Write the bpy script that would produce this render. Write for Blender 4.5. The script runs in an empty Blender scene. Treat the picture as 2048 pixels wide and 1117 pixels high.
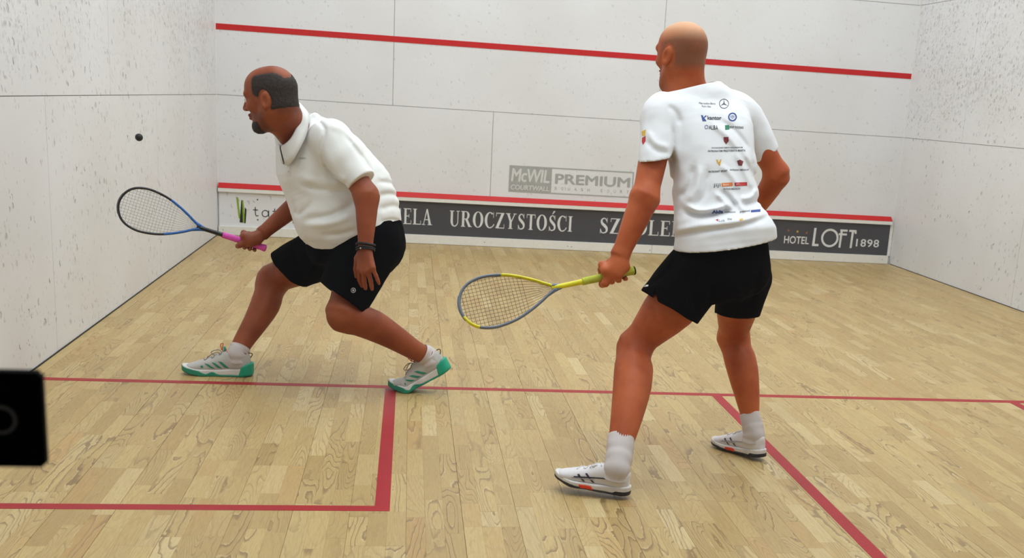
import bpy, bmesh, math, random
import numpy as np
from mathutils import Vector, Matrix
from mathutils.bvhtree import BVHTree

scene = bpy.context.scene
coll = scene.collection
random.seed(7)

# ------------------------------------------------------------------ camera
# Court frame: x across (0 = left wall, 6.4 = right wall), y depth
# (0 = glass back wall, 9.75 = front wall), z up.  Photo taken from the lobby.
CAM = np.array([1.68831, -1.02826, 1.3473])
YAW, PITCH, ROLL = 0.16855, 0.24433, 0.0650
FPX, CX, CY = 2296.285, 1187.516, 782.847
_f = np.array([math.sin(YAW)*math.cos(PITCH), math.cos(YAW)*math.cos(PITCH), -math.sin(PITCH)])
_r0 = np.array([math.cos(YAW), -math.sin(YAW), 0.0])
_u0 = np.cross(_r0, _f)
_r = math.cos(ROLL)*_r0 + math.sin(ROLL)*_u0
_u = math.cos(ROLL)*_u0 - math.sin(ROLL)*_r0
cam_data = bpy.data.cameras.new('camera')
cam = bpy.data.objects.new('camera', cam_data)
coll.objects.link(cam)
cam.matrix_world = Matrix(((_r[0], _u[0], -_f[0], CAM[0]), (_r[1], _u[1], -_f[1], CAM[1]),
                           (_r[2], _u[2], -_f[2], CAM[2]), (0, 0, 0, 1)))
cam_data.sensor_width = 36.0
cam_data.lens = FPX*36.0/2048.0
cam_data.shift_x = (1024.0-CX)/2048.0
cam_data.shift_y = (CY-558.5)/2048.0
cam_data.clip_start = 0.05
cam_data.dof.use_dof = True
cam_data.dof.focus_distance = 4.9
cam_data.dof.aperture_fstop = 7.0
scene.camera = cam

def ray(px, py):
    return _f + _r*((px-CX)/FPX) - _u*((py-CY)/FPX)
def atY(px, py, Y):
    d = ray(px, py); return CAM + d*((Y-CAM[1])/d[1])
def atX(px, py, X):
    d = ray(px, py); return CAM + d*((X-CAM[0])/d[0])
def atZ(px, py, Z):
    d = ray(px, py); return CAM + d*((Z-CAM[2])/d[2])
def toPx(P):
    d = np.asarray(P, float)-CAM; z = d@_f
    return CX+FPX*(d@_r)/z, CY-FPX*(d@_u)/z

# ------------------------------------------------------------------ world, light, exposure
world = bpy.data.worlds.new('lobby_air'); scene.world = world; world.use_nodes = True
world.node_tree.nodes['Background'].inputs[0].default_value = (0.90, 0.95, 1.0, 1)
world.node_tree.nodes['Background'].inputs[1].default_value = 0.05
scene.view_settings.view_transform = 'Standard'
scene.view_settings.look = 'None'
scene.view_settings.gamma = 1.0
scene.view_settings.use_curve_mapping = False
scene.view_settings.exposure = 0.0
LAMP_W = 33.0                    # watts per ceiling light fitting
LAMP_COL = (0.86, 0.935, 1.0)
LAMPS = [(x, y) for y in (1.5, 3.7, 5.9, 8.3) for x in (1.35, 3.2, 5.05)]
HCEIL = 5.6

# ------------------------------------------------------------------ helpers
def srgb(r, g, b):
    def c(v):
        v /= 255.0
        return v/12.92 if v <= 0.04045 else ((v+0.055)/1.055)**2.4
    return (c(r), c(g), c(b), 1.0)

class NT:
    """small node-tree builder"""
    def __init__(s, name):
        s.m = bpy.data.materials.new(name); s.m.use_nodes = True
        s.t = s.m.node_tree; s.b = s.t.nodes['Principled BSDF']; s.out = s.t.nodes['Material Output']
    def n(s, typ, ins=None, **kw):
        nd = s.t.nodes.new('ShaderNode'+typ)
        for k, v in kw.items(): setattr(nd, k, v)
        for k, v in (ins or {}).items(): s.put(nd.inputs[k], v)
        return nd
    def put(s, sock, v):
        if hasattr(v, 'is_output') or isinstance(v, bpy.types.NodeSocket): s.t.links.new(v, sock)
        else: sock.default_value = v
    def math(s, op, a, b=0.0, c=0.0, clamp=False):
        nd = s.t.nodes.new('ShaderNodeMath'); nd.operation = op; nd.use_clamp = clamp
        for i, v in enumerate((a, b, c)): s.put(nd.inputs[i], v)
        return nd.outputs[0]
    def vmath(s, op, a, b=(0, 0, 0)):
        nd = s.t.nodes.new('ShaderNodeVectorMath'); nd.operation = op
        s.put(nd.inputs[0], a); s.put(nd.inputs[1], b)
        return nd.outputs[0]
    def ramp(s, v, lo, hi, a=0.0, b=1.0, smooth=True):
        nd = s.t.nodes.new('ShaderNodeMapRange'); nd.interpolation_type = 'SMOOTHSTEP' if smooth else 'LINEAR'
        s.put(nd.inputs[0], v)
        for i, q in enumerate((lo, hi, a, b)): s.put(nd.inputs[i+1], q)
        return nd.outputs[0]
    def mix(s, f, a, b, blend='MIX'):
        nd = s.t.nodes.new('ShaderNodeMix'); nd.data_type = 'RGBA'; nd.blend_type = blend
        s.put(nd.inputs[0], f); s.put(nd.inputs[6], a); s.put(nd.inputs[7], b)
        return nd.outputs[2]
    def noise(s, vec, scale, detail=3.0, rough=0.5, dist=0.0):
        nd = s.n('TexNoise', {'Vector': vec, 'Scale': scale, 'Detail': detail, 'Roughness': rough, 'Distortion': dist})
        return nd.outputs[0]
    def bump(s, h, strength=0.2, dist=0.01):
        nd = s.n('Bump', {'Height': h, 'Strength': strength, 'Distance': dist})
        s.t.links.new(nd.outputs[0], s.b.inputs['Normal'])
    def set(s, **kw):
        names = {'base': 'Base Color', 'rough': 'Roughness', 'metal': 'Metallic', 'spec': 'Specular IOR Level',
                 'sheen': 'Sheen Weight', 'coat': 'Coat Weight', 'sss': 'Subsurface Weight', 'alpha': 'Alpha'}
        for k, v in kw.items(): s.put(s.b.inputs[names[k]], v)
        return s

def plain(name, col, rough=0.5, spec=0.5, metal=0.0, var=0.06, scale=30.0):
    m = NT(name)
    pos = m.n('NewGeometry').outputs['Position']
    nz = m.noise(pos, scale, 3.0)
    f = m.ramp(nz, 0.3, 0.7, 0.0, 1.0)
    c2 = tuple(max(0.0, v*(1-var*2)) for v in col[:3])+(1,)
    m.set(base=m.mix(f, col, c2), rough=rough, spec=spec, metal=metal)
    return m.m

def link(o, parent=None):
    coll.objects.link(o)
    if parent is not None: o.parent = parent
    return o
def mesh_obj(name, V, F, mat, parent=None, smooth=False):
    me = bpy.data.meshes.new(name)
    me.from_pydata([tuple(v) for v in V], [], [tuple(f) for f in F]); me.update()
    if mat is not None: me.materials.append(mat)
    if smooth: me.shade_smooth()
    return link(bpy.data.objects.new(name, me), parent)
def np_mesh(name, V, Q, mat, parent=None, smooth=True):
    """fast mesh from numpy verts and quad (or tri) faces"""
    me = bpy.data.meshes.new(name)
    V = np.asarray(V, np.float32); Q = np.asarray(Q, np.int32); k = Q.shape[1]
    me.vertices.add(len(V)); me.vertices.foreach_set('co', V.ravel())
    me.loops.add(Q.size); me.loops.foreach_set('vertex_index', Q.ravel())
    me.polygons.add(len(Q)); me.polygons.foreach_set('loop_start', np.arange(0, Q.size, k, dtype=np.int32))
    me.update(calc_edges=True); me.validate()
    if mat is not None: me.materials.append(mat)
    if smooth: me.shade_smooth()
    return link(bpy.data.objects.new(name, me), parent)
def box(name, x0, x1, y0, y1, z0, z1, mat, parent=None, bevel=0.0):
    bm = bmesh.new()
    vs = [bm.verts.new((x, y, z)) for z in (z0, z1) for y in (y0, y1) for x in (x0, x1)]
    for f in ((0, 2, 3, 1), (4, 5, 7, 6), (0, 1, 5, 4), (2, 6, 7, 3), (0, 4, 6, 2), (1, 3, 7, 5)):
        bm.faces.new([vs[i] for i in f])
    if bevel: bmesh.ops.bevel(bm, geom=bm.edges[:], offset=bevel, segments=2, affect='EDGES')
    me = bpy.data.meshes.new(name); bm.to_mesh(me); bm.free(); me.materials.append(mat)
    return link(bpy.data.objects.new(name, me), parent)
def empty(name, loc, parent=None):
    o = bpy.data.objects.new(name, None); o.location = loc; o.empty_display_size = 0.1
    return link(o, parent)
def tag(o, label=None, category=None, group=None, kind=None):
    if label: o['label'] = label
    if category: o['category'] = category
    if group: o['group'] = group
    if kind: o['kind'] = kind
    return o
def reparent(o, p):
    """parent while keeping the world placement (parents here only carry a location)"""
    o.parent = p
    o.matrix_parent_inverse = Matrix.Translation(-Vector(p.location)) if p.type == 'EMPTY' else Matrix.Identity(4)
    return o
def tube_arrays(P, r, n=8, closed=False, caps=True):
    P = np.asarray(P, float); m = len(P)
    r = np.broadcast_to(np.asarray(r, float), (m,))
    T = np.gradient(P, axis=0) if not closed else np.roll(P, -1, 0)-np.roll(P, 1, 0)
    T /= np.linalg.norm(T, axis=1)[:, None]+1e-12
    up = np.array([0.3, 0.5, 0.81]); up -= T[0]*(up@T[0]); up /= np.linalg.norm(up)
    V = []
    for i in range(m):
        up = up-T[i]*(up@T[i]); up /= np.linalg.norm(up)+1e-12
        b = np.cross(T[i], up)
        for k in range(n):
            a = 2*math.pi*k/n
            V.append(P[i]+r[i]*(math.cos(a)*up+math.sin(a)*b))
    F = []
    for i in range(m if closed else m-1):
        j = (i+1) % m
        for k in range(n):
            F.append((i*n+k, i*n+(k+1) % n, j*n+(k+1) % n, j*n+k))
    if caps and not closed:
        F.append(tuple(range(n-1, -1, -1))); F.append(tuple((m-1)*n+k for k in range(n)))
    return V, F
def tube(name, P, r, mat, parent=None, n=8, closed=False):
    V, F = tube_arrays(P, r, n, closed)
    return mesh_obj(name, V, F, mat, parent, smooth=True)
def catmull(P, per=6, closed=False):
    P = np.asarray(P, float); m = len(P); out = []
    for i in range(m if closed else m-1):
        p0 = P[(i-1) % m] if closed or i > 0 else 2*P[0]-P[1]
        p1, p2 = P[i], P[(i+1) % m]
        p3 = P[(i+2) % m] if closed or i+2 < m else 2*P[-1]-P[-2]
        for k in range(per):
            t = k/per
            out.append(0.5*((2*p1)+(p2-p0)*t+(2*p0-5*p1+4*p2-p3)*t*t+(3*p1-p0-3*p2+p3)*t**3))
    if not closed: out.append(P[-1])
    return np.array(out)
def text_arrays(body, bold=0.0, shear=0.0, space=1.0, thick=0.0):
    """outline letters as a flat triangle mesh in the unit box; returns verts (N,2), faces, aspect"""
    cu = bpy.data.curves.new('letters', 'FONT'); cu.body = body; cu.offset = bold; cu.shear = shear
    cu.space_character = space; cu.resolution_u = 4
    ob = bpy.data.objects.new('letters', cu)
    me = bpy.data.meshes.new_from_object(ob)
    V = np.array([v.co[:2] for v in me.vertices]); F = [tuple(p.vertices) for p in me.polygons]
    bpy.data.objects.remove(ob); bpy.data.curves.remove(cu); bpy.data.meshes.remove(me)
    if thick:
        n0 = len(V); c = [V+np.array((dx, dy)) for dx, dy in ((-thick, 0), (thick, 0), (0, -thick*0.6), (0, thick*0.6))]
        F = [tuple(i+k*n0 for i in f) for k in range(4) for f in F]; V = np.concatenate(c)
    lo, hi = V.min(0), V.max(0)
    return (V-lo)/(hi-lo), F, (hi[0]-lo[0])/(hi[1]-lo[1])   # thick: four stacked copies
# ------------------------------------------------------------------ materials of the court
def wall_material(name, axis, dens_lo, dens_hi, z_lo, z_hi, strength, scale, fwd=None):
    m = NT(name)
    pos = m.n('NewGeometry').outputs['Position']
    sep = m.n('SeparateXYZ', {0: pos})
    z = sep.outputs[2]
    n0 = m.noise(pos, 1.3, 3.0)
    base = m.mix(m.ramp(n0, 0.3, 0.7), srgb(221, 218, 217), srgb(227, 225, 226))
    # rubber marks: one little crescent per cell, some cells only
    u = sep.outputs[1] if axis == 'x' else sep.outputs[0]
    uv = m.n('CombineXYZ', {0: u, 1: z, 2: 0.0}).outputs[0]
    warp = m.n('TexNoise', {'Vector': uv, 'Scale': 9.0, 'Detail': 2.0})
    uvw = m.vmath('ADD', uv, m.vmath('SCALE', m.vmath('SUBTRACT', warp.outputs[1], (0.5, 0.5, 0.5))))
    m.t.nodes[-1]
    sc = [nd for nd in m.t.nodes if nd.type == 'VECT_MATH' and nd.operation == 'SCALE'][-1]
    sc.inputs['Scale'].default_value = 0.07
    dens = m.math('MULTIPLY', m.ramp(z, z_lo, z_hi, dens_lo, dens_hi),
                  m.ramp(m.noise(uv, 1.6, 4.0, 0.6), 0.35, 0.65, 0.25, 1.25))
    if fwd is not None:
        dens = m.math('MULTIPLY', dens, m.ramp(u, fwd[0], fwd[1], fwd[2], 1.0))
    total = None
    for k, (s_, w) in enumerate(((scale, 1.0), (scale*1.9, 0.75))):
        vv = m.n('TexVoronoi', {'Vector': uvw, 'Scale': s_, 'Randomness': 1.0}, voronoi_dimensions='2D')
        d = vv.outputs['Distance']; c = m.n('SeparateColor', {0: vv.outputs['Color']})
        on = m.math('LESS_THAN', c.outputs[0], dens)
        loc = m.vmath('SUBTRACT', uvw, m.vmath('DIVIDE', vv.outputs['Position'], (1, 1, 1)))
        ring = m.math('MULTIPLY', m.ramp(d, 0.14, 0.24), m.ramp(d, 0.26, 0.40, 1.0, 0.0))
        lx = m.n('SeparateXYZ', {0: loc})
        flip = m.math('SUBTRACT', m.math('MULTIPLY', m.math('GREATER_THAN', c.outputs[1], 0.5), 2.0), 1.0)
        side = m.math('MULTIPLY', m.math('ADD', lx.outputs[0], m.math('MULTIPLY', lx.outputs[1], 0.4)), m.math('MULTIPLY', flip, s_))
        cres = m.math('MULTIPLY', m.ramp(side, 0.04, 0.20), m.ramp(m.noise(uvw, s_*0.9, 1.0), 0.30, 0.50))
        blot = m.math('MULTIPLY', m.ramp(d, 0.05, 0.3, 0.5, 0.0), m.ramp(c.outputs[1], 0.6, 0.9))
        mk = m.math('MULTIPLY', on, m.math('MAXIMUM', m.math('MULTIPLY', ring, cres), blot))
        mk = m.math('MULTIPLY', mk, m.math('MULTIPLY', w, m.ramp(c.outputs[2], 0.0, 1.0, 0.35, 1.0)))
        total = mk if total is None else m.math('MAXIMUM', total, mk)
    smear = m.math('MULTIPLY', m.ramp(m.noise(uv, 14.0, 5.0, 0.7), 0.50, 0.75), m.math('MULTIPLY', dens, 0.30))
    total = m.math('MAXIMUM', total, smear)
    col = m.mix(m.math('MULTIPLY', total, strength), base, srgb(98, 96, 92))
    m.set(base=col, rough=0.42, spec=0.35)
    m.bump(m.noise(pos, 160.0, 2.0), 0.06, 0.002)
    return m.m

M_FRONT = wall_material('front_wall_plaster', 'y', 0.20, 0.16, 0.4, 2.4, 0.40, 26.0)
M_LEFT = wall_material('left_wall_plaster', 'x', 0.26, 1.25, 1.15, 1.75, 0.80, 17.0)
M_RIGHT = wall_material('right_wall_plaster', 'x', 0.16, 1.3, 1.10, 1.75, 0.85, 19.0)
M_CEIL = plain('ceiling_paint', srgb(232, 230, 226), 0.8)
M_SEAM = plain('joint_filler', srgb(150, 146, 140), 0.8)
M_RED_WALL = plain('red_wall_line_paint', srgb(196, 12, 15), 0.4, var=0.03)
M_RED_FLOOR = plain('red_floor_line_paint', srgb(160, 18, 28), 0.42, 0.25, var=0.05, scale=9)
M_WHITE_TRIM = plain('white_painted_rail', srgb(232, 228, 220), 0.4, var=0.03)
M_DARK_GAP = plain('dark_gap', srgb(28, 26, 24), 0.7)
M_GREY_PANEL = plain('slate_grey_board_print', srgb(72, 71, 76), 0.35, var=0.04, scale=3)
M_WHITE_PANEL = wall_material('scuffed_white_board_print', 'y', 0.5, 0.4, 0.0, 0.4, 0.55, 16.0)
M_LETTER = plain('pale_letter_print', srgb(222, 221, 218), 0.5, var=0.03)
M_LOGO_GREY = plain('grey_wall_print', srgb(168, 168, 163), 0.5, var=0.04)
M_LOGO_WHITE = plain('white_wall_print', srgb(214, 211, 208), 0.5, var=0.02)
M_BLACK_PRINT = plain('black_print', srgb(22, 22, 24), 0.5)
M_GREEN_PRINT = plain('lime_green_print', srgb(136, 172, 36), 0.5)
M_SCREW = plain('steel_screw', srgb(95, 95, 98), 0.4, metal=0.6)

def wood():
    m = NT('ash_parquet')
    pos = m.n('NewGeometry').outputs['Position']
    rid = m.math('ADD', m.n('Attribute', attribute_type='OBJECT', attribute_name='strip_seed').outputs['Fac'],
                 m.n('Attribute', attribute_type='GEOMETRY', attribute_name='strip_seed').outputs['Fac'])
    wn = m.n('TexWhiteNoise', {'W': rid}, noise_dimensions='1D')
    rc = m.n('SeparateColor', {0: wn.outputs['Color']})
    wn2 = m.n('TexWhiteNoise', {'W': m.math('ADD', rid, 3.7)}, noise_dimensions='1D')
    rc2 = m.n('SeparateColor', {0: wn2.outputs['Color']})
    off = m.vmath('MULTIPLY', wn.outputs['Color'], (37.0, 53.0, 29.0))
    p = m.vmath('ADD', pos, off)
    # growth-ring contours: a stretched height field cut at even levels gives cathedral figures
    pr = m.vmath('MULTIPLY', p, (9.5, 1.15, 1.0))
    hgt = m.n('TexNoise', {'Vector': pr, 'Scale': 1.0, 'Detail': 1.6, 'Roughness': 0.35}).outputs[0]
    wob = m.n('TexNoise', {'Vector': m.vmath('MULTIPLY', p, (60.0, 22.0, 1.0)), 'Scale': 1.0, 'Detail': 2.0}).outputs[0]
    tilt = m.math('MULTIPLY', m.n('SeparateXYZ', {0: p}).outputs[0], m.ramp(rc2.outputs[0], 0.0, 1.0, 2.0, 16.0))
    lev = m.math('ADD', m.math('ADD', m.math('MULTIPLY', hgt, m.ramp(rc.outputs[0], 0, 1, 10.0, 34.0)), m.math('MULTIPLY', wob, 0.55)), tilt)
    fr = m.math('FRACT', lev)
    line = m.math('MULTIPLY', m.ramp(fr, 0.62, 0.93), m.ramp(fr, 0.94, 1.0, 1.0, 0.0))
    pale = m.math('MULTIPLY', m.ramp(fr, 0.0, 0.10, 1.0, 0.0), 0.55)
    fine = m.noise(m.vmath('MULTIPLY', p, (300.0, 14.0, 1.0)), 1.0, 3.0, 0.6)
    tone = m.mix(rc.outputs[1], srgb(170, 140, 86), srgb(192, 164, 108))
    tone = m.mix(m.ramp(rc2.outputs[1], 0.82, 1.2), tone, srgb(184, 139, 82))
    tone = m.mix(m.ramp(rc2.outputs[2], 0.80, 1.15), tone, srgb(212, 190, 142))
    amount = m.ramp(rc.outputs[2], 0.15, 0.9, 0.12, 0.75)
    col = m.mix(m.math('MULTIPLY', line, amount), tone, srgb(106, 80, 46))
    col = m.mix(m.math('MULTIPLY', pale, amount), col, srgb(220, 202, 164))
    col = m.mix(m.ramp(fine, 0.40, 0.75, 0.0, 0.36), col, srgb(150, 118, 74))
    cloud = m.noise(pos, 1.1, 2.0)
    col = m.mix(m.ramp(cloud, 0.35, 0.7, 0.0, 0.14), col, srgb(172, 148, 100))
    m.set(base=col, rough=m.ramp(fine, 0.3, 0.7, 0.34, 0.46), spec=0.40)
    m.bump(m.math('SUBTRACT', m.math('MULTIPLY', line, -0.6), fine), 0.05, 0.001)
    return m.m
M_WOOD = wood()
M_SUBFLOOR = plain('dark_board_joint', srgb(84, 64, 40), 0.9)

def glass():
    m = NT('clear_safety_glass')
    tr = m.n('BsdfTransparent', {0: (0.97, 0.985, 0.98, 1)})
    gl = m.n('BsdfGlossy', {'Roughness': 0.0, 0: (1, 1, 1, 1)})
    fr = m.n('Fresnel', {'IOR': 1.45})
    mx = m.n('MixShader', {0: m.math('MULTIPLY', fr.outputs[0], 1.3, clamp=True), 1: tr.outputs[0], 2: gl.outputs[0]})
    m.t.links.new(mx.outputs[0], m.out.inputs[0])
    return m.m
M_GLASS = glass()
M_BLACK_METAL = plain('black_anodised_fitting', srgb(9, 10, 12), 0.8, 0.12, var=0.1)
M_STEEL = plain('brushed_steel', srgb(150, 138, 124), 0.5, metal=0.2)

# ------------------------------------------------------------------ room shell
W, L = 6.4, 9.75
SH = 0.0022   # half joint between panels
def panels(root_name, cells, fixed, axis, mat, back_mat, extent):
    """a wall: a backing slab plus one slab per panel, joints left open"""
    root = empty(root_name, (0, 0, 0)); tag(root, kind='structure')
    u0, u1, z0, z1 = extent
    if axis == 'y': box('backing', u0, u1, fixed+0.004, fixed+0.12, z0, z1, back_mat, root)
    elif fixed == 0: box('backing', -0.12, -0.004, u0, u1, z0, z1, back_mat, root)
    else: box('backing', fixed+0.004, fixed+0.12, u0, u1, z0, z1, back_mat, root)
    for (a, b, c, d) in cells:
        a2, b2, c2, d2 = a+SH*(a > u0), b-SH*(b < u1), c+SH*(c > z0), d-SH*(d < z1)
        if axis == 'y': box('wall_panel', a2, b2, fixed, fixed+0.02, c2, d2, mat, root)
        elif fixed == 0: box('wall_panel', -0.02, 0, a2, b2, c2, d2, mat, root)
        else: box('wall_panel', fixed, fixed+0.02, a2, b2, c2, d2, mat, root)
    return root
def rows(u0, u1, cuts_by_row, zs):
    out = []
    for r, cuts in enumerate(cuts_by_row):
        c = [u0]+[x for x in cuts if u0 < x < u1]+[u1]
        for a, b in zip(c[:-1], c[1:]): out.append((a, b, zs[r], zs[r+1]))
    return out
ZS = [0.0, 1.225, 2.445, 3.665, 4.885, HCEIL]
wall_front = panels('wall_front', rows(0, W, [[2.43, 4.87], [1.525, 3.96], [2.43, 4.87], [1.525, 3.96], [2.43, 4.87]], ZS), L, 'y', M_FRONT, M_SEAM, (0, W, 0, HCEIL))
wall_left = panels('wall_left', rows(0, L, [[2.40, 4.83, 7.27], [1.18, 3.62, 6.06, 8.5], [2.40, 4.83, 7.27], [1.18, 3.62, 6.06, 8.5], [2.4, 4.83, 7.27]], ZS), 0, 'x', M_LEFT, M_SEAM, (0, L, 0, HCEIL))
wall_right = panels('wall_right', rows(0, L, [[2.44, 4.88, 7.32], [1.22, 3.66, 6.1, 8.538], [2.44, 4.88, 7.32], [1.22, 3.66, 6.1, 8.538], [2.44, 4.88, 7.32]], ZS), W, 'x', M_RIGHT, M_SEAM, (0, L, 0, HCEIL))
ceiling = box('ceiling', -0.12, W+0.12, -0.12, L+0.12, HCEIL, HCEIL+0.12, M_CEIL); tag(ceiling, kind='structure')

# painted lines on the front wall
box('service_line', 0.004, W-0.004, L-0.003, L+0.001, 1.773, 1.823, M_RED_WALL, wall_front)
for i, (xx, s_) in enumerate(((0.0, 1), (W, -1))):
    t_ = box('trim_%d' % (i+1), min(xx, xx+s_*0.006), max(xx, xx+s_*0.006), L-0.006, L, 0.462, HCEIL, M_WHITE_TRIM)
    tag(t_, kind='structure')

# ------------------------------------------------------------------ glass back wall with door fitting
wall_back = empty('wall_back', (0, 0, 0)); tag(wall_back, kind='structure')
box('glass_pane', 0.0, 3.9, -0.006, 0.006, 0.004, 2.13, M_GLASS, wall_back)
box('glass_pane', 3.908, W, -0.006, 0.006, 0.004, 2.13, M_GLASS, wall_back)
box('upper_wall', 0.0, W, -0.12, 0.0, 2.13, HCEIL, M_CEIL, wall_back)
a_ = atY(90, 738, -0.0065); b_ = atY(88, 938, -0.022)
XR, ZT, ZB = float(a_[0]), float(a_[2])-0.001, float(b_[2])
fit = empty('door_lock_case', (XR-0.055, 0, ZB))
tag(fit, 'black square lock case clamped on the glass back wall', 'door lock')
o = box('case_plate', XR-0.11, XR, -0.022, -0.0065, ZB, ZT, M_BLACK_METAL, None, 0.003); reparent(o, fit)
o = box('case_plate', XR-0.11, XR-0.006, 0.0065, 0.012, ZB+0.004, ZT-0.004, M_BLACK_METAL, None, 0.003); reparent(o, fit)
c_ = atY(3, 840, -0.022)
th = np.linspace(0, 2*math.pi, 33)[:-1]
ring = [(c_[0]+0.0112*math.cos(t), -0.0225, c_[2]+0.0112*math.sin(t)) for t in th]
o = tube('cylinder_ring', ring, 0.0018, M_STEEL, None, 8, True); reparent(o, fit)
V = [(c_[0]+r_*math.cos(t), yy, c_[2]+r_*math.sin(t)) for (r_, yy) in ((0.010, -0.0215), (0.010, -0.0235), (0.004, -0.0235)) for t in th]
F = [(k*32+i, k*32+(i+1) % 32, (k+1)*32+(i+1) % 32, (k+1)*32+i) for k in range(2) for i in range(32)]+[tuple(range(64, 96))]
o = mesh_obj('lock_cylinder', V, F, M_BLACK_METAL, None, True); reparent(o, fit)

# ------------------------------------------------------------------ floor: three-strip ash boards
floor = empty('floor', (0, 0, 0)); tag(floor, kind='structure')
box('subfloor', -0.12, W+0.12, -0.12, L+0.12, -0.15, -0.004, M_SUBFLOOR, floor)
BW = 0.1828; SW = BW/3
rng = random.Random(11)
strips = []
nb = int(math.ceil(W/BW))
x_off = atZ(814, 902, 0)[0] % BW - BW
for bI in range(nb+1):
    bx = x_off+bI*BW
    cuts = [-rng.uniform(0, 2.2)]
    while cuts[-1] < L: cuts.append(cuts[-1]+2.2)
    for s in range(3):
        xa, xb = bx+s*SW, bx+(s+1)*SW
        g0 = rng.choice((0.0003, 0.0006, 0.0009)) if s == 0 else 0.00005; g1 = 0.0003 if s == 2 else 0.00005
        xa2, xb2 = max(0.0, xa+g0), min(W, xb-g1)
        if xb2-xa2 < 0.004: continue
        for ca, cb in zip(cuts[:-1], cuts[1:]):
            y = ca; first = True
            while y < cb-1e-4:
                ln = rng.uniform(0.24, 0.48)
                if cb-(y+ln) < 0.2: ln = cb-y
                if first: ln *= rng.uniform(0.5, 1.0); first = False
                e0 = 0.0006 if abs(y-ca) < 1e-6 else 0.0002
                ya, yb = max(0.0, y+e0), min(L, y+ln-0.0002); y += ln
                if yb-ya > 0.01: strips.append((xa2, xb2, ya, yb, rng.uniform(0, 1000), rng.uniform(-0.00012, 0.0001)))
def vis(st):
    px, py = toPx(((st[0]+st[1])/2, (st[2]+st[3])/2, 0))
    if not (-60 < px < 2108 and 400 < py < 1180) or st[2] < 0.6: return 0.0
    d = np.array([(st[0]+st[1])/2, (st[2]+st[3])/2, 0])-CAM
    return (st[1]-st[0])*(st[3]-st[2])/(d@_f)**3
order = sorted(range(len(strips)), key=lambda i: -vis(strips[i]))
near = set(order[:300])
def strip_geo(st, V, F):
    xa, xb, ya, yb, sd, dz = st; b = len(V); z = dz; e = 0.00035
    V += [(xa, ya, -0.004), (xb, ya, -0.004), (xb, yb, -0.004), (xa, yb, -0.004),
          (xa, ya, z-e), (xb, ya, z-e), (xb, yb, z-e), (xa, yb, z-e),
          (xa+e, ya+e, z), (xb-e, ya+e, z), (xb-e, yb-e, z), (xa+e, yb-e, z)]
    for k in range(4):
        j = (k+1) % 4
        F += [(b+k, b+j, b+4+j, b+4+k), (b+4+k, b+4+j, b+8+j, b+8+k)]
    F.append((b+8, b+9, b+10, b+11))
Vs, Fs, seeds = [], [], []
for i, st in enumerate(strips):
    if i in near:
        V, F = [], []; strip_geo(st, V, F)
        o = mesh_obj('floor_strip', V, F, M_WOOD, floor); o['strip_seed'] = st[4]
    else:
        n0 = len(Vs); strip_geo(st, Vs, Fs); seeds += [st[4]]*(len(Vs)-n0)
rest = mesh_obj('parquet_strips', Vs, Fs, M_WOOD, floor); tag(rest, kind='stuff')
at = rest.data.attributes.new('strip_seed', 'FLOAT', 'POINT'); at.data.foreach_set('value', seeds)

def floor_line(x0, x1, y0, y1):
    box('court_line', x0, x1, y0, y1, -0.001, 0.0006, M_RED_FLOOR, floor)
floor_line(0.0, W, 4.26, 4.31)
floor_line(1.60, 1.65, 2.61, 4.26)
floor_line(0.0, 1.60, 2.61, 2.66)
floor_line(4.75, 4.80, 2.61, 4.26)
floor_line(4.80, W, 2.61, 2.66)
floor_line(3.175, 3.225, 0.0, 4.26)
# dark strips standing in for the shaded gap between side walls and boards
for s, (x0, x1) in enumerate(((0.0, 0.006), (W-0.004, W))):
    t_ = box('gap_shade_left' if s == 0 else 'gap_shade_right', x0, x1, 0.0, L-0.05, -0.001, 0.005, M_DARK_GAP); tag(t_, kind='structure')

# ------------------------------------------------------------------ ceiling light fittings
m = NT('lit_diffuser'); m.set(base=(0.9, 0.9, 0.9, 1))
m.b.inputs['Emission Color'].default_value = LAMP_COL+(1,); m.b.inputs['Emission Strength'].default_value = 3.0
M_DIFF = m.m
for i, (x, y) in enumerate(LAMPS):
    r = empty('ceiling_light', (x, y, HCEIL)); tag(r, 'long white ceiling light with frosted diffuser above the court', 'ceiling light', 'ceiling lights over the court')
    o = box('housing', -0.20, 0.20, -0.62, 0.62, -0.07, -0.0, M_WHITE_TRIM, r)
    o = box('diffuser', -0.18, 0.18, -0.60, 0.60, -0.078, -0.07, M_DIFF, r)
    ld = bpy.data.lights.new('court_light', 'AREA'); ld.shape = 'RECTANGLE'; ld.size = 0.36; ld.size_y = 1.2
    ld.energy = LAMP_W*{1.5: 1.25, 3.7: 1.15, 5.9: 0.95, 8.3: 1.05}[y]; ld.color = LAMP_COL
    lo = bpy.data.objects.new('court_light', ld); lo.location = (0, 0, -0.085); link(lo, r)
# ------------------------------------------------------------------ printing on the front wall
def print_text(name, body, mat, parent, x0, x1, z0, z1, y, bold=0.0, shear=0.0, space=1.0, loc=(0, 0, 0), thick=0.0):
    V, F, _ = text_arrays(body, bold, shear, space, thick)
    q4 = max(1, len(V)//4) if thick else len(V)
    P = [(x0+(x1-x0)*v[0]-loc[0], y-loc[1]-0.00025*(i//q4), z0+(z1-z0)*v[1]-loc[2]) for i, v in enumerate(V)]
    return mesh_obj(name, P, F, mat, parent)
def rect(name, x0, x1, z0, z1, y, mat, parent):
    return mesh_obj(name, [(x0, y, z0), (x1, y, z0), (x1, y, z1), (x0, y, z1)], [(0, 1, 2, 3)], mat, parent)
mc = empty('wall_print', (2.6, L, 0.51)); tag(mc, 'grey courtwall maker print on the front wall above the red strip', 'wall print')
def rp(o): return reparent(o, mc)
YP = L-0.0015
x0, x1, x2, z0, z1 = 2.598, 2.995, 3.770, 0.513, 0.756
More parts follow.
